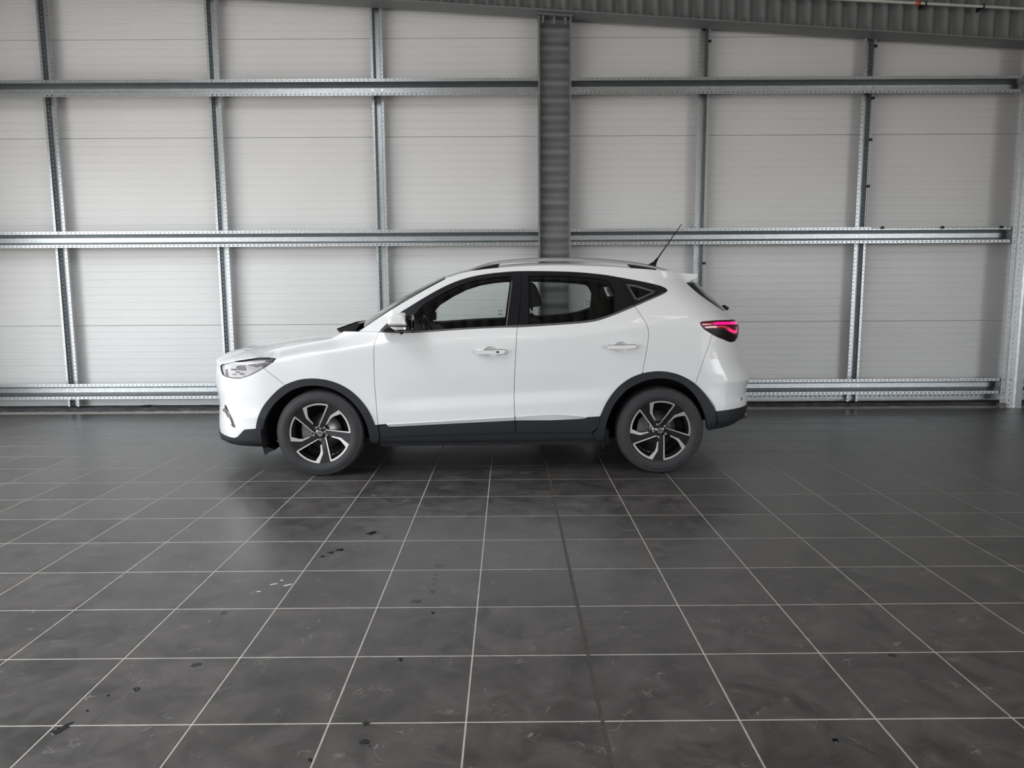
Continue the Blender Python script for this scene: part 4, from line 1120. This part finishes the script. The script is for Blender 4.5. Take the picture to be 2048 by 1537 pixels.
# --- roof rails
RT = [(933, 541.6), (950, 534.6), (968.4, 528.4), (997.7, 521.6), (1035.8, 518), (1079.7, 515.7), (1138.3, 515.5), (1197, 517.3), (1255.5, 522.3), (1299.5, 529.8), (1321, 536), (1334, 539.6)]
RBm = [(933, 542.6), (950, 538.4), (968.4, 533.4), (997.7, 527.6), (1035.8, 524.6), (1079.7, 522.6), (1138.3, 522.4), (1197, 524.0), (1255.5, 528.6), (1299.5, 535.2), (1321, 539.6), (1334, 541.2)]
for s in (1, -1):
    vr = 0.615
    v = []; f = []
    T3 = smooth_path([on_v(x, y, vr) for x, y in RT], 1); B3 = smooth_path([on_v(x, y, vr) for x, y in RBm], 1)
    for (ut, zt), (ub, zb) in zip(T3, B3):
        r = 0.4 * (zt - zb)
        v += [(ut + UF, -s * (vr + 0.004), zt), (ut + UF, -s * (vr + 0.013), zt - r), (ub + UF, -s * (vr + 0.012), zb), (ub + UF, -s * (vr - 0.016), zb), (ut + UF, -s * (vr - 0.017), zt - r), (ut + UF, -s * (vr - 0.008), zt)]
    for i in range(len(T3) - 1):
        for k in range(6): f.append((6 * i + k, 6 * i + (k + 1) % 6, 6 * i + 6 + (k + 1) % 6, 6 * i + 6 + k))
    f += [(5, 4, 3, 2, 1, 0), tuple(6 * (len(T3) - 1) + k for k in range(6))]
    rail = sharp_smooth(mesh('roof_rail', v, f, 'rail_silver', car), 50)
    for foot in ([(942, 541.8), (962, 534.5), (1000.4, 527.4), (998, 530.5), (996, 536.8), (970, 540)], [(1254, 528.0), (1282, 532), (1312, 538.6), (1300, 540), (1262, 537.4)]):
        m = MB(); m.prism([on_v(x, y, vr + 0.004) for x, y in foot], -s * (vr - 0.016), -s * (vr + 0.009), lambda p, q, h: (p + UF, h, q))
        recalc(m.build('rail_foot', 'trim_black', rail))
    # lower base strip along the roof channel
    lo = [(998, 533.0), (1065, 528.6), (1138, 527.8), (1200, 529.4), (1260, 533.6), (1264, 537.6), (1200, 533.6), (1138, 531.8), (1065, 532.6), (996, 537.2)]
    m = MB(); m.prism([on_v(x, y, vr) for x, y in lo], -s * (vr - 0.014), -s * (vr + 0.004), lambda p, q, h: (p + UF, h, q))
    recalc(m.build('rail_base', 'rail_silver', rail))
# --- aerial
au, az = on_v(1303, 530, 0.0); tu, tz = on_v(1363.3, 448.4, 0.0)
aer = MB(); aer.tube([(au + UF, 0, az - 0.05), (au + UF + 0.004, 0, az - 0.01), (au + UF + 0.03, 0, az + 0.02), (au + UF + 0.05, 0, az + 0.055)], [0.045, 0.036, 0.016, 0.008], 10)
aer.tube([(au + UF + 0.045, 0, az + 0.045), (tu + UF, 0, tz)], [0.006, 0.0032], 8)
aer.build('aerial', 'trim_black', car, True)

# --- door mirrors
def mirror_solid(outline, v0, v1, bulge, mat, name, parent, s):
    P = np.array([on_v(x, y, (v0 + v1) / 2) for x, y in outline]); c = P.mean(0)
    v = []; f = []; n = len(P); L = [(v0, 0.86), (v0 + 0.03, 1.0), ((v0 + v1) / 2, 1.0), (v1 - 0.045, 0.97), (v1 - 0.015, 0.86), (v1, 0.6)]
    for vv, sc in L:
        for p in P: q = c + (p - c) * sc; v.append((q[0] + UF, -s * vv, q[1]))
    for i in range(len(L) - 1):
        for k in range(n): f.append((i * n + k, i * n + (k + 1) % n, (i + 1) * n + (k + 1) % n, (i + 1) * n + k))
    f.append(tuple(range(n))); f.append(tuple((len(L) - 1) * n + k for k in range(n)))
    return sharp_smooth(mesh(name, v, f, mat, parent), 42)
for s, d in ((1, fd[0]), (-1, fd[1])):
    cap = mirror_solid([(776.2, 641), (777.5, 638), (783, 632.5), (791, 628), (800, 625.8), (808, 626), (813, 630), (817, 637), (819.4, 652.8), (800, 652.4), (778, 651.2), (776.2, 648)], 0.93, 1.09, 0.02, 'white_paint', 'mirror', d, s)
    mirror_solid([(779, 651.6), (800, 652.8), (819.4, 653.2), (819.2, 659.6), (800, 660.8), (790.5, 660.2), (784, 656.5)], 0.935, 1.088, 0.01, 'indicator', 'indicator_lamp', cap, s)
    mirror_solid([(812.5, 628.5), (817, 632), (822.4, 641), (824.2, 655), (824, 664), (812, 664.6), (802, 665.2), (795, 664.4), (788, 660.8), (800, 661.2), (819.2, 660), (819.6, 651), (817.4, 637)], 0.93, 1.08, 0.01, 'trim_black', 'mirror_shell', cap, s)
    mirror_solid([(762, 663.2), (776, 651.5), (790, 658), (800, 664.8), (788, 665.6), (770, 664.6)], 0.85, 0.98, 0.0, 'trim_black', 'mirror_base', cap, s)
    mirror_solid([(799, 665.2), (800.5, 668.6), (804, 669.6), (806.6, 668.6), (808, 665.2)], 0.99, 1.03, 0, 'gloss_black', 'camera_nub', cap, s)
    # mirror glass faces rearward
    a0, z0 = on_v(824.0, 645.5, 1.0)
    m = MB(); pts = [(math.cos(k * math.pi / 8) * 0.072, math.sin(k * math.pi / 8) * 0.055) for k in range(16)]
    m.prism([(p, q) for p, q in pts], 0.0, 0.004, lambda p, q, h: (a0 + UF + 0.004 + h, -s * (1.005 + p), z0 + q)); recalc(m.build('mirror_glass', 'mirror_glass', cap))

# --- door handles
def handle(parent, s, top, bot, cup, lock):
    vv = float(side(np.array([on_v(*cup, 0.9)[0]]), np.array([on_v(*cup, 0.9)[1]]))[0])
    cu, cz_ = on_v(*cup, vv)
    P = [on_v(x, y, vv + 0.03) for x, y in top + bot[::-1]]
    n = len(P); c = np.mean(P, axis=0); v = []; f = []
    L = [(vv + 0.010, 0.90), (vv + 0.020, 1.0), (vv + 0.030, 0.96), (vv + 0.035, 0.80)]
    for lv, sc in L:
        for p in P:
            q = (c[0] + (p[0] - c[0]) * (1 - (1 - sc) * 0.12), c[1] + (p[1] - c[1]) * sc); v.append((q[0] + UF, -s * lv, q[1]))
    for i in range(len(L) - 1):
        for k in range(n): f.append((i * n + k, i * n + (k + 1) % n, (i + 1) * n + (k + 1) % n, (i + 1) * n + k))
    f.append(tuple((len(L) - 1) * n + k for k in range(n))); f.append(tuple(range(n))[::-1])
    h = sharp_smooth(mesh('handle', v, f, 'white_paint', parent), 50)
    tp = [on_v(x, y - 0.6, vv + 0.034) for x, y in top]
    m = MB(); m.tube([(p[0] + UF, -s * (vv + 0.0335), p[1]) for p in tp], 0.0026, 6); m.build('handle_trim', 'chrome', parent, True)
    if lock:
        lu, lz = on_v(*lock, vv + 0.035); m = MB(); m.box(lu + UF - 0.010, lu + UF + 0.010, *sorted((-s * (vv + 0.034), -s * (vv + 0.0365))), lz - 0.006, lz + 0.006); m.build('lock', 'trim_black', parent)
H1 = ([(951.6, 703), (953, 701.4), (980, 700.8), (1000, 699.8), (1008, 699.6), (1010.8, 701.5)], [(952.6, 709.2), (975, 709.8), (998, 709.6), (1006, 709), (1010.8, 706)], (980.8, 704.2), (995.2, 704.6))
H2 = ([(1214.2, 693.4), (1215.6, 691.4), (1240, 690.8), (1262, 690), (1270, 689.8), (1273.4, 691.8)], [(1216.6, 699.2), (1235, 699.6), (1262, 698.8), (1270, 697.8), (1273.2, 695)], (1242.4, 694.4), None)
for s, k in ((1, 0), (-1, 1)):
    handle(fd[k], s, *H1); handle(rd[k], s, *H2)

# --- head lamps
def lamp_poly(pts): return PL(*pts)
for s, mir in ((1, False), (-1, True)):
    hl = emit('head_lamp', [patch(sHL, off=-0.012, depth=0, gap=-0.002, ga=0.02)], 'lamp_silver', car, mirror=mir)
    ring = inset(sHL, 0.006)
    emit('lamp_bezel', [patch(sHL, [ring], off=-0.001, depth=0.013, gap=0.0004, step=0.008)], 'gloss_black', hl, mirror=mir)
    for poly in ([(448.5, 740), (452, 738.4), (453, 745), (455, 755), (450, 753.6), (448.6, 747)], [(492, 731), (505, 728.4), (535, 723.8), (545, 724), (534.5, 732), (527, 736), (520, 731.8), (505, 732.4)], [(532, 720.6), (547.5, 719.4), (542.5, 724), (528, 724)], [(505, 733), (520, 732.8), (512, 735.4)]):
        emit('lamp_shroud', [patch(lamp_poly(poly), off=-0.006, depth=0.006, gap=0)], 'lamp_dark', hl, mirror=mir)
    for poly in ([(471.5, 733), (480, 731), (487, 731.6), (488, 738), (490.6, 741), (484, 742.6), (476, 741.4), (472, 736)], [(460, 738.2), (472, 738), (472, 741.4), (461, 741)], [(476, 745.4), (483, 746), (487, 750.4), (480, 750.6)], [(462.5, 748.6), (470, 748.4), (472, 750), (464, 750.2)], [(469, 744), (476, 743.4), (476, 746), (470, 746.2)]):
        emit('lamp_module', [patch(lamp_poly(poly), off=-0.005, depth=0.007, gap=0)], 'lamp_dark', hl, mirror=mir)
    emit('lens', [patch(sHL, off=-0.0005, depth=0, gap=0.0006, ga=0.02)], 'glass_lamp', hl, mirror=mir)
# --- lower intake with fog lamp on the bumper corner
vent = [(449.6, 809.5), (452.5, 812), (457.5, 821.3), (464.5, 837), (471.3, 855.4), (467, 855), (461.5, 850), (456.5, 838), (452.5, 827), (447.5, 821.5), (450, 815)]
for mir in (False, True):
    o = emit('bumper_vent', [patch(lamp_poly(vent), off=0.002, depth=0.006, gap=0)], 'gloss_black', bump_f, mirror=mir)
emit('fog_lamp', [patch(lamp_poly([(446.5, 818.5), (451, 816.8), (455.5, 820.5), (455, 824), (449.5, 824.6), (447, 821.8)]), off=0.006, depth=0.008, gap=0)], 'satin_strip', bump_f)
emit('fog_lamp', [patch(lamp_poly([(446.5, 818.5), (451, 816.8), (455.5, 820.5), (455, 824), (449.5, 824.6), (447, 821.8)]), off=0.006, depth=0.008, gap=0)], 'satin_strip', bump_f, mirror=True)
emit('vent_blade', [patch(lamp_poly([(457, 834), (460, 836), (463.5, 845), (464.5, 850), (461, 848.5), (458.5, 842)]), off=0.005, depth=0.006, gap=0)], 'chrome', bump_f)
# grille on the nose
gz0, gz1 = 0.46, 0.79
gr = [(a_min(z), z) for z in np.linspace(gz0, gz1, 10)] + [(a_min(gz1) + 0.13, gz1), (a_min(0.66) + 0.17, 0.66), (a_min(0.55) + 0.16, 0.55), (a_min(gz0) + 0.10, gz0)]
emit('grille', [patch(gr, off=0.006, depth=0.010, ga=0.012)], 'gloss_black', bump_f, both=True)

# --- tail lamps
for mir in (False, True):
    tl = emit('tail_lamp', [patch(sTL, off=-0.002, depth=0.02, gap=0.0008, ga=0.02)], 'red_dark', car, mirror=mir)
    emit('light_band', [patch(lamp_poly([(1427, 645.4), (1440, 644.2), (1472, 643.6), (1474, 646), (1473.4, 649), (1450, 649.4), (1428, 649.6)]), off=0.001, depth=0.004, gap=0)], 'red_glow', tl, mirror=mir)
    emit('light_band', [patch(lamp_poly([(1403.5, 647.6), (1426.4, 645.8), (1427, 649.2), (1405, 650.2)]), off=0.001, depth=0.004, gap=0)], 'red_lens', tl, mirror=mir)
    emit('light_guide', [patch(lamp_poly([(1408.5, 654), (1425, 652.8), (1448, 651.4), (1456, 653.6), (1464, 659), (1470.5, 661), (1471, 654.5), (1474.6, 654), (1474.8, 662), (1472.4, 668), (1467, 667.6), (1458, 663.4), (1450, 656.6), (1445, 655), (1425, 655.8), (1411, 656.6)]), off=0.001, depth=0.004, gap=0)], 'red_lens', tl, mirror=mir)
    emit('light_guide', [patch(lamp_poly([(1455, 656.5), (1464, 660.5), (1471, 662.5), (1473.4, 658), (1474, 663), (1471.5, 666.6), (1466, 666), (1459, 662.6)]), off=0.003, depth=0.003, gap=0)], 'red_glow', tl, mirror=mir)
    emit('smoked_base', [patch(lamp_poly([(1411, 659), (1425, 658), (1447, 659.5), (1458, 666.5), (1468, 671), (1473, 672), (1470.5, 680), (1464, 683.6), (1457.7, 682.6), (1436, 673.4), (1424, 667.6)]), off=0.001, depth=0.004, gap=0)], 'smoked', tl, mirror=mir)
# rear wiper, reflector, exhaust tip
wu, wz = on_v(1449, 617, 0.0)
m = MB(); m.tube([(wu + UF - 0.10, 0.0, wz + 0.00), (wu + UF + 0.0, 0.0, wz + 0.012), (wu + UF + 0.03, -0.01, wz - 0.008)], [0.01, 0.018, 0.014], 8); m.build('rear_wiper', 'trim_black', tail_gate, True)
eu, ez = on_v(1489, 830, 0.45)
m = MB(); m.tube([(eu + UF - 0.12, -0.45, ez - 0.01), (eu + UF + 0.005, -0.45, ez + 0.005)], 0.035, 14); m.build('exhaust_trim', 'chrome', bump_r, True)
emit('reflector', [patch(lamp_poly([(1482.5, 795.5), (1484, 795), (1483.6, 801), (1482, 801.5)]), off=0.002, depth=0.003, gap=0)], 'red_dark', bump_r)

# --- underbody and wheel housings
m = MB(); m.box(-0.50 + UF, 2.9 + UF, -0.56, 0.56, 0.235, 0.33)
m.build('underbody', 'liner_black', car)
m = MB()
m.box(0.45 + UF, 2.2 + UF, -0.82, 0.82, 0.22, 0.34)
m.build('floor_pan', 'liner_black', car)
for ua in (0.0, WB):
    for s in (1, -1):
        v = []; f = []; n = 28; R0 = 0.445
        prof = [(0.878, R0), (0.60, R0), (0.60, 0.0)]
        for k in range(n + 1):
            lo_, hi_ = ((-0.06, 1.085) if ua == 0.0 else (0.025, 1.10)); a = math.pi * (lo_ + (hi_ - lo_) * k / n)
            for vv, r in prof: v.append((ua + UF + math.cos(a) * r, -s * vv, 0.335 + math.sin(a) * r))
        for k in range(n):
            for j in range(2): f.append((3 * k + j, 3 * k + j + 1, 3 * k + j + 4, 3 * k + j + 3))
        mesh('wheel_housing', v, f, 'liner_black', car, True)
for s in (1, -1):
    m = MB(); m.prism([on_v(x, y, 0.8) for x, y in ((526, 892), (533, 892), (552, 899), (540, 904.5), (531.5, 910))], -s * 0.60, -s * 0.82, lambda p, q, h: (p + UF, h, q)); recalc(m.build('air_deflector', 'trim_black', car))

# --- cabin: dash, steering wheel, seats
m = MB()
dash = [(0.42, 0.80), (0.38, 1.04), (0.55, 1.10), (0.78, 1.085), (0.86, 1.02), (0.84, 0.75)]
m.prism(dash, -0.72, 0.72, lambda p, q, h: (p + UF, h, q)); recalc(m.build('dashboard', 'cabin_dark', car))
m = MB(); cxs, cys, czs = on_v(863, 650, 0.37)[0] + UF, -0.37, on_v(863, 650, 0.37)[1]
ax = Vector((math.cos(0.42), 0, math.sin(0.42))); up = Vector((-math.sin(0.42), 0, math.cos(0.42)))
ringp = [Vector((cxs, cys, czs - 0.10)) + Vector((0, 1, 0)) * (0.185 * math.cos(t)) + up * (0.185 * math.sin(t)) for t in np.linspace(0, 2 * math.pi, 33)]
m.tube(ringp, 0.017, 8, cap=False)
for t in (0.1, math.pi - 0.1, -math.pi / 2):
    m.tube([Vector((cxs, cys, czs - 0.10)) - ax * 0.03, Vector((cxs, cys, czs - 0.10)) + Vector((0, 1, 0)) * (0.18 * math.cos(t)) + up * (0.18 * math.sin(t))], 0.02, 6)
m.tube([Vector((cxs, cys, czs - 0.10)) + ax * 0.01, Vector((cxs, cys, czs - 0.10)) - ax * 0.28], [0.07, 0.03], 12)
m.build('steering_wheel', 'trim_black', car, True)
def cushion(name, pts, h0, h1, parent, mat='cabin_dark', bev=0.03):
    m = MB(); m.prism(pts, h0, h1, lambda p, q, h: (p + UF, h, q)); o = recalc(m.build(name, mat, parent, True))
    b = o.modifiers.new('soft', 'BEVEL'); b.width = bev; b.segments = 3; b.limit_method = 'ANGLE'; return o
for s in (1, -1):
    st = cushion('front_seat', [(1.48, 0.45), (1.57, 0.50), (1.735, 1.05), (1.70, 1.17), (1.64, 1.19), (1.585, 1.12), (1.43, 0.58)], -s * 0.37 - 0.24, -s * 0.37 + 0.24, car)
    cushion('seat_base', [(0.98, 0.42), (1.0, 0.56), (1.5, 0.50), (1.55, 0.36)], -s * 0.37 - 0.25, -s * 0.37 + 0.25, st)
    h0u, h0z = on_v(1062, 566, 0.37); h1u, h1z = on_v(1080.5, 612, 0.37)
    hp = [on_v(x, y, 0.37) for x, y in ((1044, 568), (1050, 565.2), (1062, 564.6), (1067, 566.6), (1074, 578), (1080, 596), (1081.2, 607), (1079, 612.4), (1066, 614), (1057, 617), (1046, 616))]
    cushion('headrest', hp, -s * 0.37 - 0.13, -s * 0.37 + 0.13, st, bev=0.02)
    for dv in (-0.06, 0.06):
        pu, pz = on_v(1064.5, 612, 0.37)
        m = MB(); m.tube([(pu + UF - 0.004, -s * 0.37 + dv, pz + 0.02), (pu + UF, -s * 0.37 + dv, pz - 0.13)], 0.007, 8); m.build('headrest_stem', 'chrome', st, True)
rs = cushion('rear_seat', [(2.20, 0.50), (2.32, 0.52), (2.52, 0.98), (2.50, 1.04), (2.43, 1.05), (2.36, 0.98), (2.16, 0.62)], -0.66, 0.66, car)
cushion('seat_base', [(1.75, 0.44), (1.78, 0.58), (2.2, 0.56), (2.26, 0.40)], -0.66, 0.66, rs)
# boot cover so the cabin is closed behind the seat
m = MB(); m.box(2.5 + UF, 3.15 + UF, -0.72, 0.72, 0.92, 0.94); m.build('boot_cover', 'cabin_dark', car)
# far rear pillar belt and its pale tag
q = [on_v(x, y, -0.60) for x, y in ((1213, 576.5), (1219.5, 576.5), (1227, 588), (1227, 592.2), (1220.5, 592.2), (1214.5, 584))]
m = MB(); m.prism(q, 0.603, 0.606, lambda p, q_, h: (p + UF, h, q_)); tg_ = recalc(m.build('belt_tag', 'paper', car)); tg_['label'] = 'pale paper tag on the seat belt'
bl = [on_v(x, y, -0.60) for x, y in ((1217, 563), (1231, 584), (1231, 624))]
m = MB()
for i in range(2):
    (a0, b0), (a1, b1) = bl[i], bl[i + 1]
    m.add([(a0 + UF - .006, 0.60, b0), (a0 + UF + .006, 0.60, b0), (a1 + UF + .006, 0.60, b1), (a1 + UF - .006, 0.60, b1)], [(0, 1, 2, 3)])
m.build('seat_belt', 'cabin_grey', car)

# --- wheels
R_T, R_R = 0.332, 0.236
def lathe(prof, n, cap=False):
    v = []; f = []; k = len(prof)
    for i in range(n):
        a = 2 * math.pi * i / n
        for r, y in prof: v.append((r * math.cos(a), y, r * math.sin(a)))
    for i in range(n):
        j = (i + 1) % n
        for q in range(k - 1): f.append((i * k + q, i * k + q + 1, j * k + q + 1, j * k + q))
    return v, f
def pol(r, deg): a = math.radians(deg); return (r * R_R * math.cos(a), r * R_R * math.sin(a))
def build_wheel():
    # local: y = 0 at the outer face of the tyre, outward = -y
    v, f = lathe([(0.228, 0.050), (0.2385, 0.036), (0.2375, 0.029), (0.231, 0.031), (0.218, 0.045), (0.205, 0.08), (0.200, 0.17), (0.215, 0.205)], 72)
    w = mesh('wheel', v, f, 'wheel_black', None, True); recalc(w)
    tp = [(0.222, 0.045), (0.234, 0.014), (0.250, 0.004), (0.275, 0.0), (0.296, 0.004), (0.3125, 0.017), (0.316, 0.016), (0.325, 0.028), (0.331, 0.045), (0.332, 0.062), (0.3265, 0.064), (0.3265, 0.070), (0.332, 0.072), (0.3325, 0.105), (0.327, 0.107), (0.327, 0.113), (0.3325, 0.115), (0.332, 0.148), (0.3265, 0.150), (0.3265, 0.156), (0.332, 0.158), (0.331, 0.175), (0.322, 0.195), (0.30, 0.212), (0.25, 0.21), (0.222, 0.19)]
    v, f = lathe(tp, 96); t = mesh('tyre', v, f, 'rubber', w, True); recalc(t)
    # shoulder tread blocks
    m = MB()
    for k in range(64):
        a = 2 * math.pi * k / 64; da = 0.030
        pts = []
        for (aa, r, y) in ((a, 0.3175, 0.0175), (a + da, 0.3175, 0.0175), (a + da, 0.3325, 0.043), (a, 0.3325, 0.043)):
            pts.append((r * math.cos(aa), y - 0.002, r * math.sin(aa)))
        in_ = [(x * 0.98, y + 0.004, z * 0.98) for x, y, z in pts]
        m.add(pts + in_, [(0, 1, 2, 3), (0, 4, 5, 1), (1, 5, 6, 2), (2, 6, 7, 3), (3, 7, 4, 0)])
    tb = m.build('tread_block', 'rubber', w); tb['kind'] = 'stuff'
    # raised band on the sidewall
    v, f = lathe([(0.262, 0.003), (0.264, 0.0005), (0.268, 0.0000), (0.270, 0.002)], 72); mesh('sidewall_ring', v, f, 'rubber', w, True)
    Y0 = 0.018
    def extr(name, poly, y0, y1, mats, inner_y=None):
        m = MB(); m.prism(poly, y0, y1, lambda p, q, h: (p, h, q)); return recalc(m.build(name, mats, w))
    # hub
    v, f = lathe([(0.0, 0.034), (0.028, 0.034), (0.032, 0.038), (0.062, 0.044), (0.070, 0.058), (0.060, 0.12), (0.0, 0.12)], 40); h = mesh('hub', v, f, 'wheel_black', w, True); recalc(h)
    for k in range(5):
        d = 72 * k
        thin_o, thin_i = 73.7 + d, 104 + d
        # black spoke between the thick edge of one petal and the thin edge of the next
        th = [pol(0.985, 121.5 + d), pol(0.685, 131.5 + d), pol(0.36, 131 + d), pol(0.19, 120 + d)]
        nx = [pol(0.19, 176 + d + 2), pol(0.985, 145.7 + d)]
        arc = [pol(0.985, 145.7 + d - (24.2) * q / 4) for q in range(1, 4)]
        poly = th + nx + arc
        v = []; f = []; n = len(poly)
        for (x, z) in poly:
            r = math.hypot(x, z) / R_R; yy = Y0 + 0.006 + 0.018 * (1 - r)
            v.append((x, yy, z))
        for (x, z) in poly: v.append((x, 0.075, z))
        f.append(tuple(range(n))); f.append(tuple(range(2 * n - 1, n - 1, -1)))
        for i in range(n): f.append((i, (i + 1) % n, n + (i + 1) % n, n + i))
        sp = recalc(mesh('spoke', v, f, 'wheel_black', w))
        def face(name, quads):
            m = MB()
            for poly in quads:
                n = len(poly); v = []
                for (x, z) in poly:
                    r = math.hypot(x, z) / R_R; v.append((x, Y0 + 0.0035 + 0.018 * (1 - r), z))
                for (x, z) in poly:
                    r = math.hypot(x, z) / R_R; v.append((x, Y0 + 0.012 + 0.018 * (1 - r), z))
                m.add(v, [tuple(range(n)), tuple(range(2 * n - 1, n - 1, -1))] + [(i, (i + 1) % n, n + (i + 1) % n, n + i) for i in range(n)])
            return recalc(m.build(name, 'machined', w))
        # machined edges: thin bar, rim arc, bent bar
        a0, a1 = np.array(pol(0.955, 73.7 + d)), np.array(pol(0.20, 106 + d))
        t = (a1 - a0) / np.linalg.norm(a1 - a0); nrm = np.array([-t[1], t[0]])
        b0, b1 = 0.0068, 0.0032
        face('machined_bar', [[tuple(a0 + nrm * b0), tuple(a0 - nrm * b0 * 0.6), tuple(a1 - nrm * b1), tuple(a1 + nrm * b1)]])
        face('machined_arc', [[pol(0.985, 73 + d + 49.5 * q / 8), pol(0.985, 73 + d + 49.5 * (q + 1) / 8), pol(0.925, 73 + d + 49.5 * (q + 1) / 8), pol(0.925, 73 + d + 49.5 * q / 8)] for q in range(8)])
        face('machined_bend', [[pol(0.985, 122.5 + d), pol(0.665, 131.5 + d), pol(0.575, 125.5 + d), pol(0.70, 123.0 + d), pol(0.93, 114.8 + d), pol(0.985, 114.5 + d)], [pol(0.665, 131.5 + d), pol(0.36, 129.5 + d), pol(0.40, 124 + d), pol(0.575, 125.5 + d)]])
        # lug nut
        ln = math.radians(125 + d); m = MB(); m.tube([(0.051 * math.cos(ln), 0.05, 0.051 * math.sin(ln)), (0.051 * math.cos(ln), 0.030, 0.051 * math.sin(ln)), (0.051 * math.cos(ln), 0.026, 0.051 * math.sin(ln))], [0.0105, 0.0105, 0.007], 10)
        m.build('lug_nut', 'cast_iron', w, True)
    # centre cap with octagonal badge
    oc = [(0.0235 * math.cos(math.pi / 8 + k * math.pi / 4), 0.0235 * math.sin(math.pi / 8 + k * math.pi / 4)) for k in range(8)]
    m = MB(); m.prism(oc, 0.024, 0.036, lambda p, q, h: (p, h, q)); recalc(m.build('centre_cap', 'chrome', w))
    def stroke(m, pts, t):
        for i in range(len(pts) - 1):
            a, b = np.array(pts[i]), np.array(pts[i + 1]); e = b - a; e = e / np.linalg.norm(e); nn = np.array([-e[1], e[0]]) * t; a = a - e * t; b = b + e * t
            m.prism([tuple(a + nn), tuple(b + nn), tuple(b - nn), tuple(a - nn)], 0.0225, 0.0242, lambda p, q, h: (p, h, q))
    m = MB()
    stroke(m, [(-0.0165, -0.010), (-0.0165, 0.010), (-0.0095, 0.0), (-0.0025, 0.010), (-0.0025, -0.010)], 0.0014)
    stroke(m, [(0.0155, 0.008), (0.012, 0.0105), (0.0055, 0.0105), (0.0025, 0.007), (0.0025, -0.007), (0.0055, -0.0105), (0.0155, -0.0105), (0.0155, 0.0), (0.010, 0.0)], 0.0014)
    recalc(m.build('badge_letters', 'wheel_black', w))
    # brake disc, caliper
    v, f = lathe([(0.0, 0.125), (0.075, 0.125), (0.08, 0.135), (0.140, 0.135), (0.140, 0.155), (0.0, 0.155)], 48); recalc(mesh('brake_disc', v, f, 'steel_disc', w, True))
    m = MB(); m.prism([pol(0.36, 150), pol(0.64, 140), pol(0.70, 165), pol(0.70, 195), pol(0.62, 215), pol(0.36, 205)], 0.11, 0.175, lambda p, q, h: (p, h, q)); recalc(m.build('brake_caliper', 'cast_iron', w))
    v, f = lathe([(0.0, 0.17), (0.20, 0.17)], 32); mesh('brake_shield', v, f, 'liner_black', w, True)
    return w
wheel0 = build_wheel()
kids = list(wheel0.children)
hubs = [(634.0, 874.0), (1314.5, 865.0)]
VT = 0.892
for i, (hx, hy) in enumerate(hubs):
    u_, z_ = on_v(hx, hy, VT)
    for s in (1, -1):
        if i == 0 and s == 1: w = wheel0
        else:
            w = wheel0.copy(); COL.objects.link(w)
            for c in kids: d = c.copy(); COL.objects.link(d); d.parent = w
        w.parent = car
        spin = 0.0 if i == 0 else math.radians(11)
        # outward face is local -y ; far wheels are turned half round
        if s == 1: w.rotation_euler = (0, spin, 0)
        else: w.rotation_euler = (0, spin, math.pi)
        w.location = (i * WB + UF, -s * VT, R_T)
